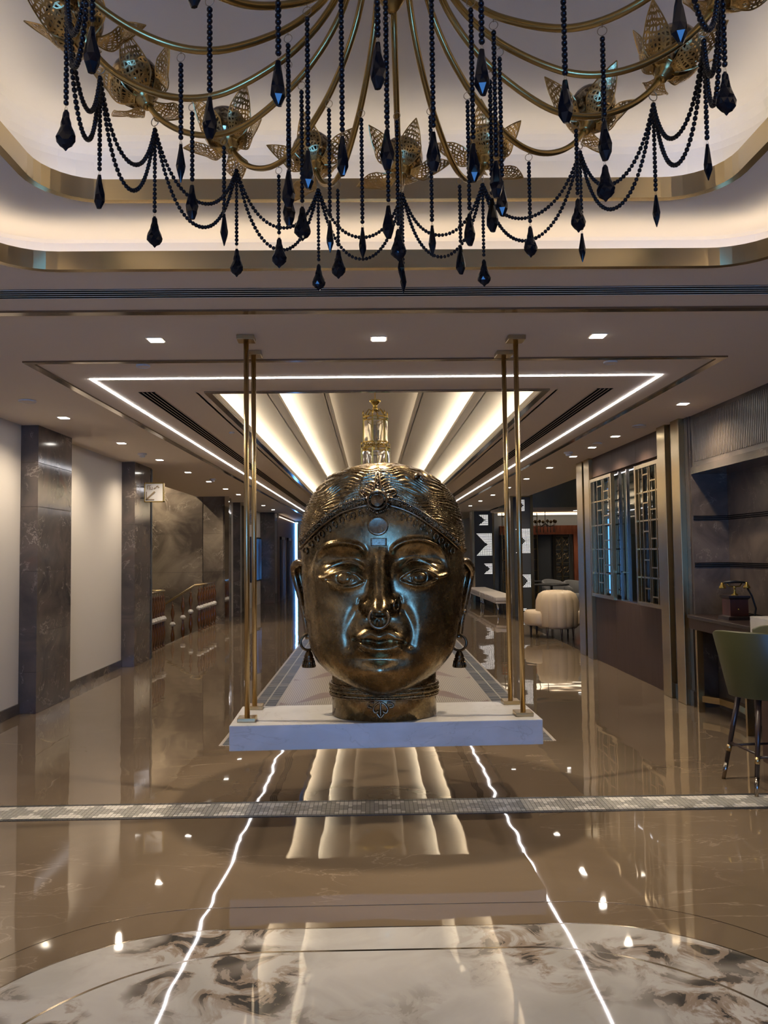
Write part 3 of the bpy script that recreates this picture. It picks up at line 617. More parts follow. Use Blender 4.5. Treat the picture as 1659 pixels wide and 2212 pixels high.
# cream settee, tufted round back
st = thing('round_settee', 'cream leather settee with channelled round back on dark legs', 'settee', (3.46, 14.95, 0)); cx, cy = 3.46, 14.95
prof = [(0.05, 0.17), (0.33, 0.17), (0.375, 0.22), (0.385, 0.45), (0.375, 0.68), (0.33, 0.80), (0.24, 0.855), (0.10, 0.87), (0.02, 0.872)]
for k in range(14):
    V = []; n = 5
    for i in range(n+1):
        a = 2*math.pi*(k+i/n)/14; g_ = 1+0.05*math.sin(math.pi*i/n)
        for r, z in prof: V.append((cx+r*g_*math.cos(a), cy+r*g_*math.sin(a), z))
    m_ = len(prof); MB().add(V, [(i*m_+j, (i+1)*m_+j, (i+1)*m_+j+1, i*m_+j+1) for i in range(n) for j in range(m_-1)]).build('back_channel', M['cream'], st, True)
for sx in (-1, 1): MB().lathe([(0.02, 0.22), (0.20, 0.22), (0.225, 0.27), (0.225, 0.44), (0.19, 0.485), (0.02, 0.49)], (cx+sx*0.37, cy+0.15, 0), 24, 1, 1.6).build('seat', M['cream'], st, True)
for k in range(5): MB().sphere((cx+0.2*math.cos(k*1.257), cy+0.2*math.sin(k*1.257), 0.858), 0.010).build('tuft_button', M['cream'], st, True)
for x, y in ((-0.48, 0.1), (-0.25, -0.25), (0.0, -0.32), (0.22, -0.28), (0.48, 0.1), (-0.3, 0.45), (0.3, 0.45)): MB().tube([(cx+x, cy+y, 0.2), (cx+x, cy+y, 0)], [0.026, 0.014], 8).build('leg', M['espresso'], st, True)
# tub chairs around dark tables
def tub_chair(x, y, rz, m, label):
    t_ = thing('tub_chair', label, 'chair', (x, y, 0), 'lounge tub chairs', rz); V = []; n = 18
    for i in range(n+1):
        a = math.radians(-115+230*i/n); h = 0.80-0.20*abs(2*i/n-1)**2
        for r, z in ((0.30, 0.36), (0.33, h-0.02), (0.36, h), (0.39, h-0.02), (0.36, 0.22)): V.append((r*math.sin(a), r*math.cos(a), z))
    f = [(i*5+j, (i+1)*5+j, (i+1)*5+(j+1) % 5, i*5+(j+1) % 5) for i in range(n) for j in range(5)]+[(0, 1, 2, 3, 4), tuple(n*5+j for j in range(5))[::-1]]
    MB().add(V, f).build('backrest', m, t_, True, fix=True); MB().lathe([(0.05, 0.22), (0.31, 0.22), (0.32, 0.30), (0.31, 0.42), (0.05, 0.45)], (0, -0.02, 0), 20).build('seat', m, t_, True)
    for sx in (-1, 1):
        for sy in (-1, 1): MB().tube([(sx*0.2, sy*0.2, 0.23), (sx*0.25, sy*0.25, 0)], [0.02, 0.012], 6).build('leg', M['espresso'], t_, True)
g1, g2 = M['grey_fabric'], M['blue_fabric']
for x, y, a, m_, l in ((5.2, 22.6, 0.5, g1, 'grey tub chair by the wood panelled bar wall'), (5.6, 21.7, 0.5, g1, 'grey tub chair between the other grey tub chairs'), (5.9, 20.7, 0.5, g1, 'grey tub chair next to the blue chairs'),
                       (5.2, 18.5, 2.2, g1, 'dark grey tub chair behind the cream settee'), (6.05, 19.1, 0.2, g2, 'blue tub chair behind the cream settee'), (5.3, 17.6, 1.2, g2, 'blue tub chair against the brass post'), (4.45, 24.25, -0.6, g1, 'grey tub chair behind the ivory benches')):
    tub_chair(x, y, a, m_, l)
def cafe_table(x, y, label):
    t_ = thing('cafe_table', label, 'table', (x, y, 0), 'dark lounge tables')
    MB().lathe([(0.05, 0.70), (0.45, 0.70), (0.46, 0.72), (0.45, 0.74), (0.02, 0.74)], (x, y, 0), 24).build('table_top', M['black'], t_); MB().tube([(x, y, 0.7), (x, y, 0.03)], 0.035).build('stem', M['black'], t_); MB().lathe([(0.25, 0), (0.24, 0.02), (0.04, 0.04)], (x, y, 0), 20).build('base', M['black'], t_)
cafe_table(4.7, 20.9, 'dark round table among the grey tub chairs'); cafe_table(4.5, 23.2, 'dark round table beside the wood panelled bar wall')
# bar wall in red wood with lattice doors
bw = thing('panelled_counter', 'red wood bar front with lattice doors at the back of the lounge', 'counter', (6.4, 26.6, 0))
for k in range(12): MB().box(4.3+k*0.4, 4.3+k*0.4+0.395, 26.55, 26.85, 2.15, 2.45).build('wood_panel', M['redwood'], bw)
for k in range(3): MB().box(6.75+k*0.4, 7.145+k*0.4, 26.55, 26.85, 0, 2.15).build('wood_panel', M['redwood'], bw)
MB().box(4.3, 6.75, 26.7, 26.85, 0, 2.15).build('back_board', M['slate'], bw)
for y0 in (5.45, 6.05, 6.6): MB().box(y0, y0+0.10, 26.58, 26.70, 0, 2.15).build('door_post', M['trim'], bw)
def lattice_door(x0, x1, z0, z1, y):
    d_ = MB().box(x0, x0+0.04, y, y+0.03, z0, z1).box(x1-0.04, x1, y, y+0.03, z0, z1).box(x0, x1, y, y+0.03, z0, z0+0.04).box(x0, x1, y, y+0.03, z1-0.04, z1).build('lattice_door', M['trim'], bw)
    M_ = M['brass']; n = 4; h = (z1-z0)/n; xm = (x0+x1)/2; r = 0.009
    for k in range(n):
        za, zb = z0+k*h, z0+(k+1)*h; b = MB(); b.box(x0, x1, y+0.005, y+0.025, zb-0.01, zb+0.01); b.box(xm-0.01, xm+0.01, y+0.005, y+0.025, za, zb)
        for q, w_ in (((x0, za), (xm, zb)), ((xm, za), (x0, zb)), ((xm, za), (x1, zb)), ((x1, za), (xm, zb))): b.tube([(q[0], y+0.015, q[1]), (w_[0], y+0.015, w_[1])], r, 4)
        b.torus(((x0+xm)/2, y+0.015, (za+zb)/2), h*0.2, r, (0, 1, 0), 8, 4); b.torus(((x1+xm)/2, y+0.015, (za+zb)/2), h*0.2, r, (0, 1, 0), 8, 4); b.build('lattice_cell', M_, d_)
lattice_door(6.12, 6.62, 0.3, 2.1, 26.6)
lsc = thing('lounge_screen', 'tall brass lattice screen between the two dotted columns', 'screen', (4.5, 25.0, 0))
for x in (4.1, 4.32, 4.5, 4.9, 5.2): MB().box(x, x+0.025, 25.0, 25.03, 0, 2.8).build('upright_bar', M['brass'], lsc)
for k in range(8): MB().box(4.1, 5.2, 25.0, 25.03, 0.3+k*0.34, 0.32+k*0.34).build('cross_bar', M['brass'], lsc)
struct(MB().box(3.95, 9.2, 24.6, 24.7, 2.95, 4.2).build('wall_lounge_bulkhead', M['bulkhead']))
struct(MB().box(3.95, 9.2, 24.6, 26.9, 2.88, 2.95).build('ceiling_bar', M['plaster']))
tag(MB().box(4.2, 8.9, 26.3, 26.4, 2.80, 2.86).build('cove_strip', M['cove3']), 'warm light strip above the red wood bar front', 'light strip')
for x, y, e_ in ((5.2, 21.5, 230), (6.5, 25.3, 45), (5.2, 17.5, 190), (4.7, 15.0, 60), (-5.3, 18.0, 330), (-5.0, 14.5, 80)):  # the lounge lamps are added to brighten the lounge
    zl = 2.88 if y > 24.8 else 4.2; spot(x, y, zl-0.04, e_, 130); downlight(x, y, 'square downlight in the high ceiling over the staircase' if x < 0 else 'added square fill downlight in the ceiling over the lounge', zl)
# small branched chandelier over the bar
lc = thing('branch_chandelier', 'small dark branched chandelier hanging before the bar front', 'chandelier', (5.6, 25.6, 2.88))
MB().tube([(5.6, 25.6, 2.88), (5.6, 25.6, 2.45)], 0.012).build('stem', M['espresso'], lc)
for k in range(8):
    a = k*math.pi/4; c_, s_ = math.cos(a), math.sin(a)
    ar = MB().tube([(5.6, 25.6, 2.5), (5.6+0.15*c_, 25.6+0.15*s_, 2.38), (5.6+0.3*c_, 25.6+0.3*s_, 2.42), (5.6+0.33*c_, 25.6+0.33*s_, 2.5)], 0.010, 6).build('arm', M['espresso'], lc, True)
    MB().sphere((5.6+0.33*c_, 25.6+0.33*s_, 2.55), 0.055).build('shade', M['globe'], ar, True); MB().tube([(5.6+0.3*c_, 25.6+0.3*s_, 2.41), (5.6+0.3*c_, 25.6+0.3*s_, 2.2)], [0.006, 0.016], 5).build('drop', M['bead'], ar)

# ================================================================ LEFT SIDE
# stair sign boxes
def sign(x0, y, z0, label, flip):
    s = 0.29; t_ = thing('hanging_sign', label, 'sign', (x0, y, z0))
    MB().box(x0+0.012, x0+s-0.012, y+0.012, y+0.05, z0+0.012, z0+s-0.012).build('face_backing', M['paper'], t_)
    for k in range(18): MB().box(x0+0.014+k*0.0148, x0+0.022+k*0.0148, y+0.006, y+0.012, z0+0.014, z0+s-0.014).build('rib', M['paper'], t_)
    for a in ((0, 0.014, 0, s), (s-0.014, s, 0, s), (0, s, 0, 0.014), (0, s, s-0.014, s)): MB().box(x0+a[0], x0+a[1], y, y+0.062, z0+a[2], z0+a[3]).build('frame_bar', M['gilt'], t_, bevel=0.002)
    for z in (0.06, 0.23): MB().box(x0-0.06, x0, y+0.02, y+0.035, z0+z-0.006, z0+z+0.006).build('bracket', M['black'], t_)
    pr_ = MB()
    if not flip:
        pr_.box(x0+0.028, x0+0.040, y+0.001, y+0.006, z0+0.03, z0+0.155); pr_.box(x0+0.028, x0+0.15, y+0.001, y+0.006, z0+0.028, z0+0.044)
        c_ = (x0+0.095, z0+0.095); d = 0.085; q = 0.0085
        pr_.add([(c_[0]+sx*d+ex, y+yy, c_[1]+sx*d*0.95-ex) for yy in (0.001, 0.006) for sx, ex in ((-0.8, q), (-0.8, -q), (0.75, -q), (0.75, q))], [(0, 1, 2, 3), (7, 6, 5, 4), (0, 4, 5, 1), (1, 5, 6, 2), (2, 6, 7, 3), (3, 7, 4, 0)])
        pr_.build('arrow', M['brownprint'], t_)
        g_ = MB()
        for bx in ((0.045, 0.10, 0.242, 0.250), (0.045, 0.053, 0.19, 0.242), (0.072, 0.080, 0.18, 0.242), (0.09, 0.098, 0.19, 0.225), (0.09, 0.125, 0.185, 0.193), (0.117, 0.125, 0.19, 0.225)): g_.box(x0+bx[0], x0+bx[1], y+0.001, y+0.006, z0+bx[2], z0+bx[3])
        for fx, fz in ((0.165, 0.21), (0.185, 0.228), (0.2, 0.235), (0.215, 0.218), (0.15, 0.2)): g_.box(x0+fx-0.009, x0+fx+0.009, y+0.001, y+0.006, z0+fz-0.009, z0+fz+0.009)
        g_.build('pictogram', M['brownprint'], t_)
    else:
        pr_.box(x0+0.17, x0+0.18, y+0.001, y+0.006, z0+0.05, z0+0.24).box(x0+0.235, x0+0.245, y+0.001, y+0.006, z0+0.05, z0+0.24).box(x0+0.17, x0+0.245, y+0.001, y+0.006, z0+0.05, z0+0.06).box(x0+0.17, x0+0.245, y+0.001, y+0.006, z0+0.23, z0+0.24)
        pr_.box(x0+0.203, x0+0.212, y+0.001, y+0.006, z0+0.10, z0+0.19); pr_.build('pictogram', M['brownprint'], t_)
sign(-3.375, 11.90, 2.395, 'gold framed ribbed stair sign with slanting arrow on the marble pillar', False)
sign(-3.375, 21.10, 2.39, 'framed wall sign on the slim marble pillar beyond the stairs', True)
# balustrades with turned amber spindles and cut glass balls
PF = [(0.030, 0.0), (0.030, 0.02), (0.016, 0.035), (0.016, 0.06), (0.024, 0.08), (0.040, 0.17), (0.042, 0.24), (0.028, 0.34), (0.017, 0.40), (0.024, 0.42), (0.014, 0.44)]
PF2 = [(0.014, 0.53), (0.026, 0.55), (0.017, 0.57), (0.030, 0.63), (0.043, 0.70), (0.036, 0.77), (0.018, 0.83), (0.018, 0.85), (0.026, 0.87), (0.016, 0.89), (0.006, 0.90), (0.006, 0.95)]
sp_me = MB().lathe(PF, k=14).lathe(PF2, k=14).mesh('spindle', smooth=True); sp_me.materials.append(M['amber'])
ball_me = MB().lathe([(0.012, 0.435), (0.045, 0.45), (0.062, 0.485), (0.045, 0.52), (0.012, 0.535)], k=12).mesh('glass_ball'); ball_me.materials.append(M['glassball'])
def spindle(par, x, y, z=0.0):
    o = link('spindle', sp_me, par); l0 = ORG[par.name]; o.location = (x-l0[0], y-l0[1], z-l0[2]); link('glass_ball', ball_me, o)
def handrail(par, pts): MB().tube(pts, 0.024, 10).build('handrail', M['brass'], par, True)
b1 = thing('balustrade', 'amber spindle balustrade beside the pillar with the stair sign', 'balustrade', (-3.70, 13.5, 0), 'stair balustrades')
handrail(b1, [(-3.70, 12.6, 0.97), (-3.70, 14.32, 0.97)]); handrail(b1, [(-3.70, 14.32, 0.97), (-3.98, 14.32, 0.97), (-4.5, 14.32, 0.68)])
for k in range(9): spindle(b1, -3.70, 13.05+k*0.152)
b2 = thing('balustrade', 'amber spindle balustrade against the far stair wall', 'balustrade', (-3.66, 17.8, 0), 'stair balustrades')
handrail(b2, [(-3.66, 18.72, 0.97), (-3.66, 16.97, 0.97), (-3.74, 16.97, 0.96), (-4.37, 16.97, 0.576), (-5.2, 16.97, 0.07)])
for k in range(7): spindle(b2, -3.66, 17.02+k*0.275)
for x, z in ((-3.825, -0.07), (-3.99, -0.19), (-4.205, -0.33), (-4.45, -0.48)): spindle(b2, x, 16.97, z)
sc_ = thing('staircase', 'dark marble steps leading down between the two balustrades', 'staircase', (-4.5, 15.6, -2.2))
for k in range(8): MB().box(-3.722-0.28*(k+1), -3.722-0.28*k, 14.42, 16.9, -2.2, -0.17*(k+1)).build('step', M['panel'], sc_)
# wall screen, lifts
tv = thing('wall_screen', 'tall blue lit screen on the white wall beyond the stairs', 'screen', (XL, 25.0, 0.77))
MB().box(XL, XL+0.04, 23.9, 26.1, 0.76, 2.13).build('bezel', M['black'], tv); MB().box(XL+0.04, XL+0.044, 23.95, 26.05, 0.80, 2.09).build('display', M['screen'], tv)
for k, y in enumerate((27.6, 29.9)):
    t_ = thing('lift_doors', 'bronze lift doors with glowing edge, %s the marble pillar' % ('next to' if k == 0 else 'second from'), 'lift doors', (-3.15, y, 0), 'lift doors')
    for j in range(2): MB().box(-3.15, -3.13, y+j*0.55, y+j*0.55+0.54, 0, 2.1).build('door_leaf', M['maroon'], t_)
    MB().box(-3.15, -3.09, y-0.14, y, 0, 2.2).build('jamb', M['black'], t_); MB().box(-3.15, -3.09, y+1.1, y+1.24, 0, 2.2).build('jamb', M['chrome'], t_); MB().box(-3.15, -3.09, y-0.14, y+1.24, 2.1, 2.2).build('head_rail', M['brass'], t_)
tag(MB().box(-3.13, -3.11, 27.2, 32.5, 2.86, 2.88).build('cove_strip', M['cove3']), 'warm light strip washing the wall over the lift doors', 'light strip')
cu = thing('window_curtain', 'pale gold curtain beside the tall end window', 'curtain', (-2.3, 32.8, 0))
for k in range(6): MB().lathe([(0.035, 0), (0.04, 1.4), (0.035, 2.85)], (-2.32+k*0.06, 32.85, 0), 10).build('curtain_fold', M['ivory'], cu, True)
# hall lanterns down the tray
def lantern(y, ztop, s, label):
    x = 0.055; t_ = thing('hall_lantern', label, 'lantern', (x, y, ztop), 'gilt hall lanterns'); zz_ = lambda q: ztop-q*s
    MB().lathe([(0.045*s, 0), (0.04*s, -0.02*s), (0.012*s, -0.05*s)], (x, y, ztop), 14).build('ceiling_rose', M['gilt'], t_, True)
    MB().tube([(x, y, zz_(0.04)), (x, y, zz_(0.14))], 0.005*s).build('rod', M['gilt'], t_)
    MB().lathe([(0.06*s, -0.14*s), (0.062*s, -0.15*s), (0.04*s, -0.175*s), (0.022*s, -0.20*s), (0.024*s, -0.215*s), (0.03*s, -0.23*s), (0.02*s, -0.26*s)], (x, y, ztop), 16).build('crown_cup', M['gilt'], t_, True)
    for tier, (z0, z1, r) in enumerate(((0.33, 0.60, 0.135), (0.66, 0.95, 0.155))):
        r *= s; n = 6
        for z, q in ((z0, 0.008), (z0+0.035, 0.006), (z1, 0.008)): MB().torus((x, y, zz_(z)), r, q*s, n=24).build('hoop', M['gilt'], t_, True)
        for k in range(n):
            a = k*2*math.pi/n+0.3; c_, s_ = math.cos(a), math.sin(a)
            MB().box(x+r*c_-0.008*s, x+r*c_+0.008*s, y+r*s_-0.008*s, y+r*s_+0.008*s, zz_(z1), zz_(z0)).build('upright', M['gilt'], t_)
            MB().tube([(x+r*c_, y+r*s_, zz_(z0)), (x+r*1.02*c_, y+r*1.02*s_, zz_(z0-0.05)), (x+r*0.95*c_, y+r*0.95*s_, zz_(z0-0.075))], [0.006*s, 0.008*s, 0.002*s], 5).build('finial', M['gilt'], t_, True)
            q0 = 0.24 if tier == 0 else 0.60
            MB().tube([(x+0.03*s*c_, y+0.03*s*s_, zz_(q0+0.02)), (x+0.07*s*c_, y+0.07*s*s_, zz_(q0)), (x+r*0.75*c_, y+r*0.75*s_, zz_(q0+0.045)), (x+r*c_, y+r*s_, zz_(z0))], 0.006*s, 5).build('scroll', M['gilt'], t_, True)
            a2 = a+2*math.pi/n; V = [(x+r*0.99*math.cos(q), y+r*0.99*math.sin(q), zz_(z)) for z in (z0+0.04, z1) for q in np.linspace(a, a2, 5)]
            MB().add(V, [(i, i+1, i+6, i+5) for i in range(4)]).build('glass_pane', M['thinglass'], t_, True)
        for k in range(3):
            a = k*2.09; MB().lathe([(0.012*s, 0), (0.012*s, 0.09*s), (0.005*s, 0.10*s)], (x+0.05*s*math.cos(a), y+0.05*s*math.sin(a), zz_(z1-0.05)), 8).build('candle', M['plastic'], t_)
    for k in range(6):
        a = k*2*math.pi/6+0.3; c_, s_ = math.cos(a), math.sin(a); r = 0.155*s
        MB().tube([(x+r*c_, y+r*s_, zz_(0.95)), (x+r*0.7*c_, y+r*0.7*s_, zz_(1.03)), (x+0.02*c_, y+0.02*s_, zz_(1.08))], 0.006*s, 5).build('scroll', M['gilt'], t_, True)
lantern(8.5, 3.378, 1.0, 'gilt two tier hall lantern hanging behind the bronze head')
gb = thing('globe_chandelier', 'white globe over a gilt bowl chandelier further down the corridor', 'chandelier', (0.055, 11.8, 3.378))
MB().tube([(0.055, 11.8, 3.378), (0.055, 11.8, 2.75)], 0.01).build('rod', M['gilt'], gb); MB().sphere((0.055, 11.8, 2.92), 0.12, 20, 12).build('globe', M['plastic'], gb, True)
MB().lathe([(0.02, 2.42), (0.2, 2.45), (0.32, 2.54), (0.36, 2.6), (0.34, 2.6), (0.18, 2.5)], (0.055, 11.8, 0), 24).build('bowl', M['gilt'], gb, True)
for k in range(8):
    a = k*math.pi/4; c_, s_ = math.cos(a), math.sin(a); MB().tube([(0.055+0.34*c_, 11.8+0.34*s_, 2.58), (0.055+0.42*c_, 11.8+0.42*s_, 2.62), (0.055+0.42*c_, 11.8+0.42*s_, 2.72)], 0.012, 6).build('arm', M['gilt'], gb, True)

# ================================================================ SUSPENDED PLATFORM
PC = (0.075, 5.165); PR = math.radians(1.67); ZS = 0.58
pf = thing('suspended_platform', 'thick cream marble slab hung on four brass rods over the mosaic strip', 'platform', (PC[0], PC[1], 0.43), None, PR)
MB().box(-0.945, 0.945, -0.305, 0.305, 0, 0.15).build('slab', M['slab'], pf, bevel=0.004)
for x in (-0.855, 0.855):
    for y in (-0.165, 0.225):
        r_ = MB().tube([(x, y, 0.15), (x, y, ZC-0.43-0.02)], 0.0165, 16).build('rod', M['brass'], pf, True)
        MB().box(x-0.055, x+0.055, y-0.055, y+0.055, 0.15, 0.175).build('foot_plate', M['brass'], r_, bevel=0.003)
        MB().box(x-0.055, x+0.055, y-0.055, y+0.055, ZC-0.43-0.03, ZC-0.43).build('ceiling_plate', M['brass'], r_, bevel=0.003)

# ================================================================ BRONZE HEAD
YH = 5.13
hd = thing('head_sculpture', 'giant bronze head with tiara and bell earrings on the hanging slab', 'sculpture', (0.05, 5.13, ZS))
SIL = [(1003.5, 824, 826), (1006, 786, 860), (1012, 762, 886), (1020, 740, 907), (1030, 720, 926), (1040, 706, 941), (1060, 687, 962), (1080, 673, 977), (1100, 663, 987), (1130, 654, 996), (1160, 651, 1000),
       (1200, 651, 1001), (1240, 655, 999), (1270, 659, 996), (1300, 663, 993), (1340, 666, 990), (1370, 668, 986), (1396, 672, 981), (1410, 678, 974), (1424, 687, 963), (1440, 705, 947), (1455, 727, 925), (1470, 757, 896), (1482, 790, 862), (1491, 823, 827)]
DEP = [(1003.5, 0.01, 0.01, 5.13), (1006, 0.11, 0.12, 5.13), (1012, 0.17, 0.18, 5.13), (1020, 0.22, 0.24, 5.13), (1040, 0.295, 0.32, 5.13), (1080, 0.365, 0.40, 5.13), (1136, 0.405, 0.44, 5.13), (1200, 0.415, 0.46, 5.13), (1300, 0.42, 0.46, 5.13),
       (1380, 0.425, 0.43, 5.13), (1424, 0.395, 0.38, 5.10), (1449, 0.33, 0.31, 5.05), (1470, 0.23, 0.20, 4.98), (1482, 0.15, 0.12, 4.94), (1491, 0.01, 0.01, 4.92)]
SIL = [(q[0], q[1]+4, q[2]-4) if 1005 < q[0] <= 1200 else q for q in SIL]
sil = np.array([(q[0], *atY(q[1], q[0], YH)[[0, 2]], atY(q[2], q[0], YH)[0]) for q in SIL])   # py, xl, z, xr
zz = sil[::-1, 2]; wz = ((sil[:, 3]-sil[:, 1])/2)[::-1]; xz = ((sil[:, 3]+sil[:, 1])/2)[::-1]
dz = np.array([atY(825, q[0], YH)[2] for q in DEP])[::-1]; da = np.array(DEP)[::-1]
NR, NF, NBK = 440, 600, 120
u = np.linspace(0, 1, NR); Z = zz[0]+(zz[-1]-zz[0])*(0.5-0.5*np.cos(math.pi*u))*0.6+(zz[-1]-zz[0])*u*0.4
Z = np.clip(Z, zz[0], zz[-1])
def smooth(a, k=7):
    for _ in range(3): a = np.convolve(np.pad(a, k, mode='edge'), np.ones(2*k+1)/(2*k+1), 'same')[k:-k]
    return a
def col_(tz, tv): return np.sqrt(np.maximum(np.interp(Z, tz, tv**2), 1e-6))
Wd = col_(zz, wz); keep = Wd.copy(); Wd = smooth(Wd, 4); Wd[:12] = keep[:12]; Wd[-12:] = keep[-12:]
Df, Db = col_(dz, da[:, 1]), col_(dz, da[:, 2])
k0 = Df.copy(); Df = smooth(Df, 6); Df[:14] = k0[:14]; Df[-14:] = k0[-14:]
Xc = smooth(np.interp(Z, zz, xz), 6); Yc = smooth(np.interp(Z, dz, da[:, 3]), 8)
th = np.concatenate([np.linspace(-1.78, 1.78, NF), np.linspace(1.78, 2*math.pi-1.78, NBK+2)[1:-1]]); NC = len(th)
T_, Zg = np.meshgrid(th, Z); pw = 0.86
sn, cs = np.sin(T_), np.cos(T_); sx = np.sign(sn)*np.abs(sn)**pw; sy = np.sign(cs)*np.abs(cs)**pw
Wg, Xg, Yg = Wd[:, None], Xc[:, None], Yc[:, None]; Dg = np.where(cs > 0, Df[:, None], Db[:, None])
BX, BY = Xg+Wg*sx, Yg-Dg*sy
Pb = np.stack([BX, BY, Zg], -1)
nx, ny = sn/np.maximum(Wg, 0.02), -cs/np.maximum(Dg, 0.02)
dWdz = np.gradient(Wd, Z)[:, None]; nl = np.sqrt(nx**2+ny**2)+1e-9
nx, ny = nx/nl, ny/nl; nzv = np.clip(-np.abs(sn)*dWdz-np.clip(cs, 0, 1)*np.gradient(Df, Z)[:, None], -1.5, 3.0); q = np.sqrt(1+nzv**2)
NX, NY, NZ = nx/q, ny/q, nzv/q
fx, fy = project(Pb.reshape(-1, 3)); fx = fx.reshape(T_.shape); fy = fy.reshape(T_.shape)      # photo position each point is modelled from
front = np.clip(cs*3.0+0.45, 0, 1)
def gau(x0, y0, sx_, sy_): return np.exp(-((fx-x0)/sx_)**2/2-((fy-y0)/sy_)**2/2)
def pdist(pts):
    d = np.full(fx.shape, 1e9); par = np.zeros(fx.shape); n = len(pts)-1
    for i in range(n):
        (ax_, ay_), (bx_, by_) = pts[i], pts[i+1]; ex, ey = bx_-ax_, by_-ay_
        tt = np.clip(((fx-ax_)*ex+(fy-ay_)*ey)/(ex*ex+ey*ey), 0, 1); dd = np.hypot(fx-ax_-tt*ex, fy-ay_-tt*ey); m_ = dd < d; d[m_] = dd[m_]; par[m_] = ((i+tt)/n)[m_]
    return d, par
def spl(pts, n=40):
    p = np.array(pts, float); t_ = np.linspace(0, len(p)-1, n); out = []
    for q_ in t_:
        i = min(int(q_), len(p)-2); f_ = q_-i; p0, p1, p2, p3 = p[max(i-1, 0)], p[i], p[i+1], p[min(i+2, len(p)-1)]
        out.append(0.5*((2*p1)+(-p0+p2)*f_+(2*p0-5*p1+4*p2-p3)*f_**2+(-p0+3*p1-3*p2+p3)*f_**3))
    return np.array(out)
def ridge(pts, w, taper=0.0):
    d, par = pdist(spl(pts)); g_ = np.exp(-(d/w)**2)
    if taper: g_ = g_*np.clip(np.minimum(par, 1-par)/taper, 0, 1)
    return g_
sst = lambda a, b_, x: (lambda q_: q_*q_*(3-2*q_))(np.clip((x-a)/(b_-a), 0, 1))
dn = np.zeros(fx.shape); dy = np.zeros(fx.shape)
# brows and sockets
BL = [(786, 1190), (778, 1181), (760, 1175), (740, 1173), (718, 1175), (700, 1183), (687, 1200), (680, 1222), (677, 1242)]
BR = [(848, 1188), (856, 1179), (874, 1170), (898, 1166), (921, 1169), (944, 1181), (959, 1200), (967, 1222), (970, 1240)]
for B_ in (BL, BR):
    pts = spl(B_); d, par = pdist(pts); dn += 0.021*np.exp(-(d/5.0)**2)*np.clip((1-par)/0.25, 0.25, 1)
dn -= 0.050*gau(742, 1209, 33, 15)+0.050*gau(903, 1205, 33, 15); dn -= 0.030*gau(780, 1222, 13, 18)+0.030*gau(858, 1219, 13, 18)
# eyes
def almond(c0, c1, pk, bt):
    xm = (pk[0]+bt[0])/2; tt = (fx-c0[0])/(c1[0]-c0[0]); base = c0[1]+(c1[1]-c0[1])*tt; sh = np.clip(1-(2*tt-1)**2, 0, 1)**0.8
    up = base+(pk[1]-(c0[1]+c1[1])/2)*sh; lo = base+(bt[1]-(c0[1]+c1[1])/2)*sh; return tt, up, lo
for c0, c1, pk, bt, ic, ext, crease in (((706, 1250), (789, 1254), (747, 1233), (750, 1268), (746, 1248), [(688, 1246), (700, 1249), (712, 1246), (728, 1238), (747, 1232), (768, 1236), (781, 1246), (791, 1255)], [(700, 1236), (722, 1222), (747, 1216), (770, 1222), (786, 1236)]),
                               ((862, 1251), (943, 1249), (902, 1229), (902, 1264), (903, 1246), [(861, 1252), (871, 1243), (884, 1234), (902, 1228), (922, 1233), (938, 1244), (950, 1244), (967, 1239)], [(866, 1234), (880, 1219), (899, 1211), (920, 1216), (945, 1232)])):
    tt, up, lo = almond(c0, c1, pk, bt); ins = np.clip((fy-up)/3, 0, 1)*np.clip((lo-fy)/3, 0, 1)*(tt > 0)*(tt < 1)
    dn += 0.042*gau((c0[0]+c1[0])/2, (pk[1]+bt[1])/2-2, 30, 17); dn -= 0.016*ins; dn += 0.007*ins*gau(ic[0], ic[1], 20, 12)
    dn += 0.015*ridge(ext, 2.8, 0.06)+0.010*ridge([(c0[0], c0[1]), (c0[0]*0.7+c1[0]*0.3, bt[1]-2), (bt[0], bt[1]+1), (c0[0]*0.25+c1[0]*0.75, bt[1]-3), (c1[0], c1[1])], 3.0, 0.1)
    dn -= 0.010*ridge(crease, 3.0, 0.15); dn += 0.008*ridge([(a_, b_-5) for a_, b_ in crease], 4.0, 0.15)
    rr = np.hypot(fx-ic[0], (fy-ic[1])*1.05); dn -= 0.009*np.exp(-((rr-15)/1.7)**2)*ins; dn += 0.004*np.exp(-(rr/11)**2)*ins; dn -= 0.007*np.exp(-(rr/4.5)**2)*ins
# nose
t_ = (fy-1186)/(1320-1186.0); tc = np.clip(t_, 0, 1.2); hgt = 0.016+0.125*np.clip(tc, 0, 1)**1.25; hw = 16.5+7.5*tc**2
nm = np.exp(-(np.abs(fx-820)/hw)**3.2)*sst(1176, 1204, fy)*(1-sst(1319, 1333, fy)); dy += hgt*nm
dy += 0.055*gau(791, 1311, 10, 11)+0.055*gau(851, 1308, 10, 11)+0.030*gau(820, 1314, 13, 11)
dy -= 0.030*gau(805, 1329, 6, 4)+0.030*gau(836, 1327, 6, 4); dn -= 0.012*ridge([(777, 1296), (774, 1312), (780, 1326)], 3.5)+0.012*ridge([(864, 1292), (867, 1308), (862, 1322)], 3.5)
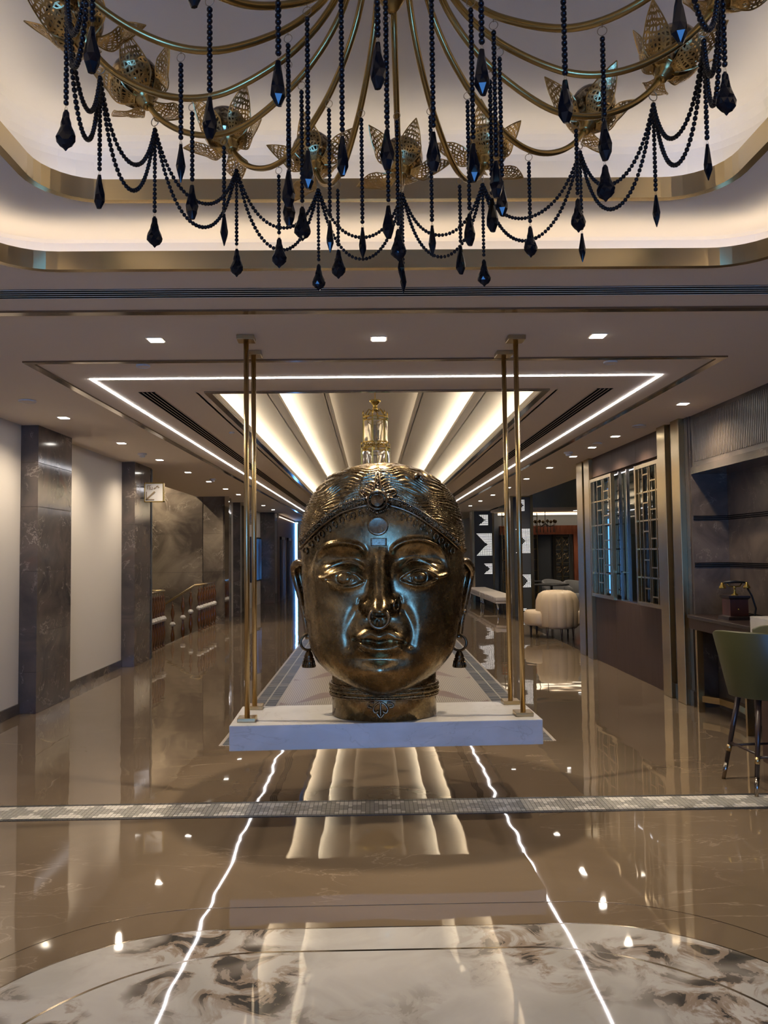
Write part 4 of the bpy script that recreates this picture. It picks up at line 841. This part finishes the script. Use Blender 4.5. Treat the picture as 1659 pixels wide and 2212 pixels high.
# cheeks, mouth, chin
dn += 0.024*gau(722, 1322, 34, 42)+0.024*gau(923, 1318, 34, 42); dn -= 0.017*ridge([(770, 1322), (758, 1345), (750, 1370), (752, 1394)], 11)+0.017*ridge([(872, 1318), (884, 1340), (890, 1366), (888, 1392)], 11)
dy += 0.045*gau(820, 1384, 42, 26)
dy += 0.024*ridge([(767, 1382), (782, 1374), (800, 1366), (819, 1372), (838, 1365), (857, 1374), (872, 1387)], 9.5, 0.08)+0.030*ridge([(772, 1388), (795, 1399), (822, 1402), (848, 1399), (866, 1391)], 10.5, 0.1)
dy -= 0.022*ridge([(763, 1381), (782, 1383), (800, 1384), (819, 1388), (838, 1384), (857, 1385), (875, 1388)], 3.2); dn -= 0.008*gau(762, 1382, 8, 8)+0.008*gau(878, 1388, 8, 8)
dy += 0.006*ridge([(766, 1380), (782, 1368), (800, 1358), (819, 1365), (838, 1357), (857, 1367), (873, 1386)], 2.0)+0.005*ridge([(772, 1393), (795, 1407), (822, 1412), (848, 1408), (868, 1396)], 2.2)
dy -= 0.020*gau(820, 1424, 28, 7); dy += 0.042*gau(820, 1450, 27, 17); dy -= 0.008*ridge([(819, 1340), (819, 1358)], 5)
def soft2(a):
    for _ in range(2):
        a = (np.roll(a, 1, 0)+2*a+np.roll(a, -1, 0))/4; a = (np.roll(a, 1, 1)+2*a+np.roll(a, -1, 1))/4
    return a
dn, dy = soft2(dn), soft2(dy)
# hair, parted and combed outward in strands
HL = spl([(630, 1232), (646, 1190), (672, 1158), (700, 1132), (733, 1110), (762, 1098), (791, 1090), (815, 1085), (844, 1090), (874, 1101), (905, 1117), (938, 1140), (965, 1161), (990, 1185), (1022, 1232)], 60)
hy = np.interp(fx, HL[:, 0], HL[:, 1]); hmask = sst(0, 5, hy-fy)*(cs > -0.05)
back = sst(0.12, -0.05, cs)*sst(1450, 1425, fy); hair = np.maximum(hmask, back)
side = np.maximum(ridge([(656, 1190), (657, 1230), (661, 1290), (665, 1335)], 6), ridge([(999, 1190), (998, 1240), (995, 1290), (992, 1335)], 6))*(cs > -0.3)
adx = np.abs(fx-819)
wob = 4.2*np.sin(adx*0.043+fy*0.035+np.sign(fx-819)*0.8)+2.4*np.sin(adx*0.13-fy*0.11+1.0)+1.2*np.sin(adx*0.021+fy*0.19)
ph2 = (fy-0.0024*adx**2*np.clip((1240-fy)/150, 0.3, 1.2)+0.10*adx+wob)/6.3
ph2b = np.where(cs < 0.05, (Zg*345+0.3*np.sin(T_*17)*6)/7.0, ph2)
crest = (1-np.abs(np.sin(math.pi*ph2b))**0.6*1.0)*-1+1+0.30*(0.5+0.5*np.sin(2*math.pi*ph2b*2.0+1.3*np.sin(adx*0.05)))
fade = sst(0, 26, fy-1004)
low = np.where(cs < 0.22, sst(1215, 1165, fy), 1.0); dn += hair*(0.004+0.016*crest*(0.35+0.65*fade)*(0.06+0.94*low)); dn += 0.010*side
# granulated tiara field just above the hairline
tz = sst(-1, 3, hy-fy)*sst(20, 14, hy-fy)*(cs > 0.0); gr = np.sin(fx*1.35+0.6*np.sin(fy*0.9))*np.sin(fy*1.25+0.5*np.sin(fx*0.7)); dn += tz*(0.006+0.006*gr)
OX = BX+dn*NX; OY = BY+dn*NY-dy*front; OZ = Zg+dn*NZ*0.9
hp = np.stack([OX, OY, OZ], -1)-np.array(hd.location)
me = bpy.data.meshes.new('face'); idx = np.arange(NR*NC).reshape(NR, NC); r1 = np.roll(idx, -1, 1)
quads = np.stack([idx[:-1], r1[:-1], r1[1:], idx[1:]], -1).reshape(-1, 4)
me.vertices.add(NR*NC); me.vertices.foreach_set('co', hp.reshape(-1)); me.loops.add(quads.size); me.loops.foreach_set('vertex_index', quads.reshape(-1).astype(np.int32))
me.polygons.add(len(quads)); me.polygons.foreach_set('loop_start', np.arange(0, quads.size, 4, dtype=np.int32)); me.polygons.foreach_set('use_smooth', np.ones(len(quads), bool)); me.update(calc_edges=True); me.validate()
me.materials.append(M['bronze']); face = link('face', me, hd, tuple(hd.location))
surf = np.stack([OX, OY, OZ], -1); flatx, flaty = project(surf.reshape(-1, 3)); sf = surf.reshape(-1, 3); fr_ = (cs.reshape(-1) > -0.1)
nflat = np.stack([NX, NY, NZ], -1).reshape(-1, 3); FX, FY, SF, NF_ = flatx[fr_], flaty[fr_], sf[fr_], nflat[fr_]
def on(px, py, lift=0.0):
    i = np.argmin((FX-px)**2+(FY-py)**2); return SF[i]+NF_[i]*lift, NF_[i]
def path_on(pts, n, lift):
    out = np.array([on(a_, b_, lift)[0] for a_, b_ in spl(pts, n)]); s = out.copy()
    for _ in range(3): s[1:-1] = (s[:-2]+2*s[1:-1]+s[2:])/4
    return s
# tiara: bands, hanging scrolls, granules
tl = [(650, 1187), (672, 1160), (700, 1135), (733, 1112), (762, 1100), (796, 1092)]; tr = [(840, 1092), (874, 1103), (905, 1119), (938, 1142), (965, 1163), (990, 1187)]
for pts in (tl, tr):
    tb = MB().tube(path_on(pts, 26, 0.010), 0.0085, 8).build('tiara_band', M['bronze2'], hd, True)
    MB().tube(path_on([(a_, b_-17) for a_, b_ in pts], 26, 0.009), 0.005, 6).build('tiara_edge', M['bronze2'], tb, True)
    gm = MB()
    for a_, b_ in spl(pts, 46):
        for k in range(3):
            P_, n_ = on(a_+random.uniform(-2, 2), b_-5-4.2*k+random.uniform(-1.2, 1.2), 0.006); gm.sphere(P_, random.uniform(0.004, 0.0075), 6, 5)
    o = gm.build('granulation', M['bronze2'], tb, True); o['kind'] = 'stuff'
def scroll(px, py, s, mir):
    ts = np.linspace(0, 1, 16); pts = []
    for q_ in ts:
        a_ = math.radians(-60+300*q_) if not mir else math.radians(240-300*q_); r_ = s*(1-0.45*q_); pts.append((px+r_*0.8*math.cos(a_), py-r_*1.15*math.sin(a_)))
    MB().tube(path_on(pts, 16, 0.006), 0.0048, 6).build('tiara_scroll', M['bronze2'], hd, True)
for i, q_ in enumerate(np.linspace(0.10, 0.97, 11)):
    p_ = spl(tl, 100)[int(q_*99)]; scroll(p_[0]+2, p_[1]+13, 8.0, False); p_ = spl(tr, 100)[int((1-q_)*99)]; scroll(p_[0]-2, p_[1]+13, 8.0, True)
# forehead pendant, disc and tablet
def plate(px, py, rx, ry, th_, name, lift=0.004, square=False, n=28, dome=0.0):
    P_, n_ = on(px, py); n_ = n_/np.linalg.norm(n_); ux = np.cross((0, 0, 1), n_); ux /= np.linalg.norm(ux); uy = np.cross(n_, ux); s = P_[1]/F
    if square: c_ = np.array([(-1, -1), (1, -1), (1, 1), (-1, 1)], float)
    else: a_ = np.linspace(0, 2*math.pi, n, endpoint=False); c_ = np.c_[np.cos(a_), np.sin(a_)]
    rings = [(1.0, -0.02), (1.0, lift+th_*0.6), (0.93, lift+th_), (0.80, lift+th_*0.9+dome*0.5), (0.02, lift+th_*0.9+dome)]; V = []
    for k_, h_ in rings: V += [P_+ux*c[0]*rx*s*k_+uy*c[1]*ry*s*k_+n_*h_ for c in c_]
    m_ = len(c_); f_ = [(i*m_+j, i*m_+(j+1) % m_, (i+1)*m_+(j+1) % m_, (i+1)*m_+j) for i in range(len(rings)-1) for j in range(m_)]+[tuple((len(rings)-1)*m_+j for j in range(m_))]
    return MB().add(V, f_).build(name, M['bronze2'], hd, not square, fix=True)
plate(816, 1136, 23, 21, 0.012, 'forehead_disc'); plate(817.5, 1171, 17.5, 8.5, 0.010, 'forehead_tablet', square=True)
pd = plate(816, 1084, 15, 16, 0.02, 'pendant', 0.012, dome=0.008)
P_, n_ = on(816, 1084, 0.03); MB().torus(P_, 0.056, 0.008, n_, 28, 7).build('pendant_rim', M['bronze2'], pd, True); MB().torus(P_, 0.036, 0.005, n_, 24, 6).build('pendant_rim', M['bronze2'], pd, True)
for k in range(13):
    a_ = math.radians(200+k*140/12); Q_, n2 = on(816+22*math.cos(a_), 1086-22*math.sin(a_), 0.016); MB().sphere(Q_, 0.0085, 8, 6).build('pendant_bead', M['bronze2'], pd, True)
for y_, r_ in ((1102, 0.011), (1108, 0.014)): MB().sphere(on(815.5, y_, 0.014)[0], r_, 10, 8).build('pendant_bead', M['bronze2'], pd, True)
b = MB(); b.tube(path_on([(816, 1066), (808, 1056), (811, 1044), (813, 1022)], 16, 0.008), 0.006, 6); b.tube(path_on([(816, 1066), (824, 1056), (821, 1044), (819, 1022)], 16, 0.008), 0.006, 6); b.build('parting_chain', M['bronze2'], hd, True)
for k in range(7): MB().sphere(on(816, 1062-k*6, 0.010)[0], 0.010-0.0007*k, 8, 6).build('parting_bead', M['bronze2'], hd, True)
for pts in ([(786, 1074), (776, 1066), (784, 1060), (790, 1066)], [(846, 1074), (858, 1068), (850, 1059), (842, 1064)], [(800, 1092), (790, 1086), (786, 1076)], [(832, 1092), (843, 1086), (848, 1077)]):
    MB().tube(path_on(pts, 12, 0.012), 0.006, 6).build('pendant_scroll', M['bronze2'], hd, True)
b = MB().tube(path_on([(893, 1038), (898, 1031), (906, 1033), (912, 1040)], 10, 0.012), [0.004, 0.012, 0.017, 0.020, 0.021, 0.021, 0.020, 0.017, 0.012, 0.005], 10).build('hair_ornament', M['bronze2'], hd, True)
MB().tube(path_on([(702, 1046), (712, 1038), (724, 1031), (738, 1026)], 10, 0.004), [0.004, 0.014, 0.020, 0.024, 0.024, 0.022, 0.020, 0.016, 0.010, 0.004], 10).build('hair_ornament', M['bronze2'], hd, True)
# rings in the nose
tip = on(819, 1326)[0]; MB().torus((tip[0], tip[1]+0.012, atY(819, 1336, tip[1])[2]), 0.056, 0.011, (0, 1, -0.25), 28, 8).build('nose_ring', M['bronze2'], hd, True)
al = on(854, 1308)[0]; MB().torus(al+np.array([0.004, -0.004, 0.004]), 0.030, 0.007, (0.9, -0.5, 0), 20, 7).build('nostril_ring', M['bronze2'], hd, True)
# neck and collar
zc1 = atY(820, 1440, 4.9)[2]; nxc = atY(830, 1500, 5.12)[0]; hwn = (atY(943, 1520, 5.12)[0]-atY(718, 1520, 5.12)[0])/2; by = 0.262
nk = MB().lathe([(0.96, ZS), (1.0, ZS+0.004), (1.0, ZS+0.13), (1.0, ZS+0.2), (1.005, ZS+0.30), (1.01, ZS+0.40)], (nxc, 5.13, 0), 80, hwn, by).build('neck', M['bronze'], hd, True)
zA, zB = atY(820, 1513, 4.87)[2], atY(820, 1487, 4.87)[2]
MB().lathe([(1.0, zA), (1.028, zA), (1.032, (zA+zB)/2), (1.028, zB), (1.0, zB)], (nxc, 5.13, 0), 80, hwn, by).build('collar_band', M['bronze'], nk, True)
for z_ in (zA, zB):
    a_ = np.linspace(0, 2*math.pi, 90, endpoint=False); MB().loop(np.c_[nxc+hwn*1.03*np.cos(a_), 5.13+by*1.03*np.sin(a_), np.full(90, z_)], 0.006, 6).build('collar_rim', M['bronze2'], nk, True)
gm = MB()
for k in range(110):
    for j in range(3):
        a_ = math.pi*(1+(k+0.5*(j % 2))/110); P_ = (nxc+hwn*1.035*math.cos(a_), 5.13+by*1.035*math.sin(a_), zA+(zB-zA)*(j+0.5)/3+0.002); gm.sphere(P_, 0.0085, 6, 5)
o = gm.build('collar_relief', M['bronze'], nk, True); o['kind'] = 'stuff'
def onneck(px, py, lift=0.004):
    X_ = atY(px, py, 4.87); dx = np.clip((X_[0]-nxc)/hwn, -0.98, 0.98); return np.array([X_[0], 5.13-by*math.sqrt(1-dx*dx)-lift, X_[2]])
for pts in ([(822, 1516), (822, 1530), (822, 1547)], [(822, 1516), (812, 1522), (806, 1532), (810, 1540), (818, 1536)], [(822, 1516), (832, 1522), (838, 1532), (834, 1540), (826, 1536)], [(808, 1518), (797, 1520), (794, 1527), (803, 1530)], [(836, 1518), (847, 1519), (850, 1526), (841, 1529)], [(814, 1541), (822, 1550), (830, 1541)]):
    MB().tube(np.array([onneck(*p_) for p_ in spl(pts, 14)]), 0.007, 6).build('collar_motif', M['bronze2'], nk, True)
# ears with bell earrings
def ear(s, top, edge, low, lobe, name='ear'):
    # s = -1 for the ear by the staircase side; outline traced as a rim that leaves the head, sweeps out and back, and tapers to the lobe
    Y0 = 5.16; q0 = atY(*top, Y0); q1 = atY(*edge, Y0); q2 = atY(*low, Y0); q3 = atY(*lobe, Y0)
    rim = np.array([q0+(-s*0.02, -0.05, 0.0), q0+(s*0.012, -0.03, 0.012), q1+(0, 0.02, 0.015), q1+(s*0.004, 0.06, -0.03), (q1+q2)/2+(s*0.004, 0.05, 0), q2+(0, 0.01, 0.02), (q2+q3)/2, q3+(0, -0.02, 0.02)])
    R_ = spl(rim, 30) if False else np.array([np.array([np.interp(k_, range(len(rim)), rim[:, c]) for c in range(3)]) for k_ in np.linspace(0, len(rim)-1, 30)])
    for _ in range(4): R_[1:-1] = (R_[:-2]+2*R_[1:-1]+R_[2:])/4
    e_ = MB().tube(R_, np.interp(np.linspace(0, 1, 30), [0, 0.2, 0.5, 0.8, 1], [0.018, 0.030, 0.020, 0.016, 0.024]), 10).build(name, M['bronze2'], hd, True)
    root = R_.copy(); root[:, 0] -= s*np.interp(np.linspace(0, 1, 30), [0, 0.25, 0.7, 1], [0.02, 0.085, 0.06, 0.03]); root[:, 1] -= 0.02
    V = []
    for i in range(30):
        for k_ in range(6):
            w_ = k_/5; p_ = R_[i]*(1-w_)+root[i]*w_; V.append(p_+np.array([0, 0.035*math.sin(w_*math.pi), 0]))
    MB().add(V, [(i*6+k_, i*6+k_+1, (i+1)*6+k_+1, (i+1)*6+k_) for i in range(29) for k_ in range(5)]).build('ear_bowl', M['bronze'], e_, True)
    return e_
eL = ear(-1, (652, 1218), (634, 1228), (656, 1330), (668, 1385)); eR = ear(1, (1001, 1214), (1019, 1232), (1000, 1335), (990, 1385))
for s, e_, (px, py), (bx_, by_), (rx, ry) in ((-1, eL, (661, 1330), (667, 1404), (666, 1387)), (1, eR, (1003, 1321), (992, 1404), (991, 1388))):
    Y0 = 5.12; MB().sphere(atY(px, py, Y0), 0.016, 10, 8).build('ear_stud', M['bronze2'], e_, True)
    c_ = atY(rx, ry, Y0); rg = MB().torus(c_, 0.050, 0.0085, (0.35*s, 1, 0), 26, 8).build('earring', M['bell'], hd, True)
    t0 = atY(bx_, by_, Y0); H_ = 0.108
    MB().lathe([(0.004, 0.0), (0.012, -0.004), (0.020, -0.016), (0.028, -0.034), (0.030, -0.044), (0.026, -0.047), (0.033, -0.052), (0.035, -0.060), (0.032, -0.064), (0.036, -0.085), (0.041, -0.102), (0.043, -H_), (0.036, -H_), (0.030, -0.09), (0.01, -0.06)], t0, 24).build('bell', M['bell'], rg, True)
    for k in range(12):
        a_ = k*math.pi/6; MB().tube([(t0[0]+0.034*math.cos(a_), t0[1]+0.034*math.sin(a_), t0[2]-0.066), (t0[0]+0.042*math.cos(a_), t0[1]+0.042*math.sin(a_), t0[2]-0.104)], 0.004, 5).build('bell_rib', M['bell'], rg, True)

# ================================================================ CHANDELIER
CX, CY = 0.065, 1.9
AZ = [-84, -64, -40, -18, 4, 25, 51.5, 74, 95, 118, 140, 163, 185, 207, 229, 253]
PROF = np.array([(0.055, 3.34), (0.06, 3.25), (0.09, 3.1), (0.13, 2.985), (0.19, 2.90), (0.26, 2.835), (0.347, 2.784), (0.42, 2.752), (0.48, 2.742), (0.54, 2.746), (0.60, 2.762), (0.66, 2.79), (0.713, 2.826), (0.745, 2.855), (0.775, 2.897)])
ch = thing('bead_chandelier', 'brass chandelier of curved arms with filigree lotus cups and black bead swags', 'chandelier', (CX, CY, 3.54))
def apt(az, r):
    a = math.radians(az); return np.array([CX+r*math.sin(a), CY+r*math.cos(a), np.interp(r, PROF[:, 0], PROF[:, 1])])
MB().lathe([(0.14, 3.54), (0.14, 3.52), (0.06, 3.50), (0.03, 3.48), (0.03, 3.36), (0.07, 3.35), (0.085, 3.30), (0.07, 3.25), (0.05, 3.22), (0.06, 3.12), (0.03, 3.02), (0.045, 2.98), (0.01, 2.93)], (CX, CY, 0), 24).build('hub', M['chand'], ch, True)
# bead and crystal templates
bd = MB().sphere((0, 0, 0), 0.0062, 8, 6); BV = np.concatenate(bd.v); BF = bd.f
def beads(mb, path):
    P = np.asarray(path, float); s = np.concatenate([[0], np.cumsum(np.linalg.norm(np.diff(P, axis=0), axis=1))]); n = max(2, int(s[-1]/0.0119))
    for k in range(n):
        q = (k+0.5)/n*s[-1]; mb.add(BV*random.uniform(0.95, 1.05)+np.array([np.interp(q, s, P[:, c]) for c in range(3)]), BF)
def facet_mesh(name, prof, k, flat, seed, jit=0.08):
    r_ = random.Random(seed); V = []; f = []
    for i, (r, z) in enumerate(prof):
        for j in range(k):
            a = 2*math.pi*(j+0.5*(i % 2))/k; q = r*(1+r_.uniform(-jit, jit)); V.append((q*math.cos(a), q*math.sin(a)*flat, z))
    n = len(prof)
    for i in range(n-1):
        for j in range(k):
            a, b_, c, d = i*k+j, i*k+(j+1) % k, (i+1)*k+(j+1) % k, (i+1)*k+j
            f += [(a, b_, d), (b_, c, d)] if i % 2 == 0 else [(a, b_, c), (a, c, d)]
    f += [tuple(range(k))[::-1], tuple((n-1)*k+j for j in range(k))]
    mb = MB().add(V, f); me = mb.mesh(name); me.materials.append(M['crystal']); return me
DROP = {'baroque': facet_mesh('crystal_drop', [(0.0035, 0), (0.007, -0.006), (0.0085, -0.018), (0.0115, -0.028), (0.0125, -0.036), (0.019, -0.050), (0.0225, -0.060), (0.0215, -0.070), (0.014, -0.079), (0.006, -0.084), (0.0012, -0.090)], 10, 0.62, 3, 0.05),
        'facet': facet_mesh('crystal_drop', [(0.0045, 0), (0.0085, -0.020), (0.0155, -0.052), (0.0150, -0.068), (0.0060, -0.086)], 6, 0.75, 5, 0.16),
        'spear': facet_mesh('crystal_drop', [(0.003, 0), (0.0052, -0.012), (0.0112, -0.050), (0.0095, -0.062), (0.0012, -0.088)], 6, 0.8, 8, 0.08)}
def strand(top, length, kind, ring_r=0.010, base=None):
    x, y, z = top; mb = MB(); zr = z-2*ring_r-0.006; beads(mb, [(x, y, zr), (x, y, z-length)])
    s = mb.build('bead_strand', M['bead'], ch, True)
    w = MB().torus((x, y, z-ring_r-0.004), ring_r, 0.0009, (0.3, 1, 0), 14, 4); w.tube([(x-0.004, y, z-length-0.014), (x, y, z-length+0.002), (x+0.004, y, z-length-0.014)], 0.0008, 4); w.tube([(x, y, z+0.002), (x, y, z-0.006)], 0.0014, 4); w.build('wire', M['wire'], s)
    o = link('crystal_drop', DROP[kind], s); o.location = (x-CX, y-CY, z-length-0.010-3.54); o.rotation_euler = (0, 0, random.uniform(-0.7, 0.7)); return s
OUT = ['facet', 'spear', 'baroque', 'baroque', 'spear', 'facet', 'baroque', 'baroque', 'baroque', 'facet', 'facet', 'facet', 'facet', 'facet', 'facet', 'spear']
INN = ['facet', 'baroque', 'spear', 'spear', 'baroque', 'spear', 'facet', 'facet', 'facet', 'facet', 'facet', 'facet', 'facet', 'facet', 'facet', 'facet']
RNGK = ['facet', 'baroque', 'baroque', 'baroque', 'spear', 'baroque', 'spear', 'spear', 'spear', 'baroque', 'facet', 'facet', 'facet', 'facet', 'facet', 'baroque']
for i, az in enumerate(AZ):
    rs = np.concatenate([np.linspace(0.055, 0.2, 12), np.linspace(0.22, 0.775, 34)]); P = np.array([apt(az, r) for r in rs])
    for _ in range(3): P[1:-1] = (P[:-2]+2*P[1:-1]+P[2:])/4
    arm = MB().tube(P, 0.0085, 10).build('arm', M['chand'], ch, True)
    for r, L, kd in ((0.505, 0.205, OUT[i]), (0.26, 0.325, INN[i])):
        p = apt(az, r); strand((p[0], p[1], p[2]-0.008), L, kd)
p = apt(4, 0.12); strand((p[0]-0.02, p[1], p[2]-0.008), 0.50, 'facet')
# lotus cups
def petal_mesh():
    nu, nv = 7, 12; V = []; F_ = []; L = 0.130; Wm = 0.078; r_ = random.Random(11)
    def P(u, v):
        w = 0.031*min(1, 0.30+2.0*v)*(1-max(0, (v-0.45)/0.55)**1.6); x = u*w
        if v < 0.6: psi = math.radians(22+70*v/0.6); r = 0.063*math.sin(psi); z = 0.068-0.063*math.cos(psi)
        else: r = 0.063+(v-0.6)*0.055; z = 0.0702+(v-0.6)*0.135
        return (x, r-0.0236-0.45*x*x/0.06, z-0.0096)
    grid = {}
    for j in range(nv+1):
        for i in range(nu+1):
            u = 2*i/nu-1; v = j/nv
            if 0 < i < nu: u += r_.uniform(-0.10, 0.10)+(0.14 if j % 2 else 0)*(1-abs(u))
            if 0 < j < nv: v += r_.uniform(-0.025, 0.025)
            grid[i, j] = len(V); V.append(P(u, v))
    for j in range(nv):
        for i in range(nu):
            a, b_, c, d = grid[i, j], grid[i+1, j], grid[i+1, j+1], grid[i, j+1]
            if (i+j*3) % 5 == 1: F_ += [(a, b_, d), (b_, c, d)]
            else: F_.append((a, b_, c, d))
    # frame: every cell becomes a thin open rim
    W_ = []; Q = []
    for f in F_:
        pts = np.array([V[k] for k in f]); c = pts.mean(0); inn = c+(pts-c)*(1-min(0.75, 0.0034/ (np.linalg.norm(pts-c, axis=1).mean())))
        n0 = len(W_); m = len(f); nn = np.cross(pts[1]-pts[0], pts[2]-pts[0]); nn /= np.linalg.norm(nn)+1e-9
        W_ += list(pts)+list(inn)+list(pts+nn*0.0008)+list(inn+nn*0.0008)
        for k in range(m):
            k2 = (k+1) % m; Q += [(n0+k, n0+k2, n0+m+k2, n0+m+k), (n0+2*m+k2, n0+2*m+k, n0+3*m+k, n0+3*m+k2), (n0+m+k, n0+m+k2, n0+3*m+k2, n0+3*m+k)]
    b = MB().add(W_, Q); edge = [P(-1, q) for q in np.linspace(0, 1, 20)]+[P(1, q) for q in np.linspace(1, 0, 20)]; b.tube(edge, 0.0016, 5)
    me = b.mesh('petal'); me.materials.append(M['petal']); return me
PET = petal_mesh()
GL = MB().sphere((0, 0, 0.068), 0.058, 24, 16).mesh('globe', smooth=True); GL.materials.append(M['globe'])
SK = MB().lathe([(0.009, -0.012), (0.014, -0.008), (0.014, 0.0), (0.019, 0.004), (0.019, 0.010), (0.030, 0.016), (0.034, 0.022), (0.02, 0.026)], k=18).mesh('socket', smooth=True); SK.materials.append(M['chand'])
for i, az in enumerate(AZ):
    a = math.radians(az); p = apt(az, 0.775)
    c = link('lotus_cup', SK, ch); c.location = (p[0]-CX, p[1]-CY, p[2]-3.54); tilt = math.radians(28)
    c.scale = (1.25,)*3; c.rotation_euler = (Matrix.Rotation(-a, 3, 'Z') @ Matrix.Rotation(-tilt, 3, 'X')).to_euler()
    link('globe', GL, c)
    for k in range(5):
        q = link('petal', PET, c); ang = k*2*math.pi/5+0.9*i; q.rotation_euler = (Matrix.Rotation(ang, 3, 'Z') @ Matrix.Rotation(math.radians((-4, -34, -12, -46, -22)[k]), 3, 'X')).to_euler(); q.location = (-0.0236*math.sin(ang), 0.0236*math.cos(ang), 0.0116)
    # ring below the arm end with its hanging strand
    p = apt(az, 0.745); R_ = 0.013
    MB().torus((p[0], p[1], p[2]-R_-0.006), R_, 0.0014, (math.cos(a)*0.8, -math.sin(a)*0.8, 0), 16, 5).build('garland_ring', M['wire'], ch, True)
    strand((p[0], p[1], p[2]-2*R_-0.006), 0.253, RNGK[i], 0.005)
# swags between neighbouring rings
for i in range(16):
    a0, a1 = AZ[i], AZ[(i+1) % 16]
    if a1 < a0: a1 += 360
    p0, p1 = apt(a0, 0.745), apt(a1, 0.745); z0 = p0[2]-0.038
    for lo in (2.657, 2.583):
        u_ = np.linspace(0, 1, 40); kq = 2.3; sag = (np.cosh(kq*(2*u_-1))-1)/(math.cosh(kq)-1)
        Pt = np.c_[p0[0]+(p1[0]-p0[0])*u_, p0[1]+(p1[1]-p0[1])*u_, lo+(z0-lo)*sag]; mb = MB(); beads(mb, Pt); mb.build('bead_swag', M['bead'], ch, True)
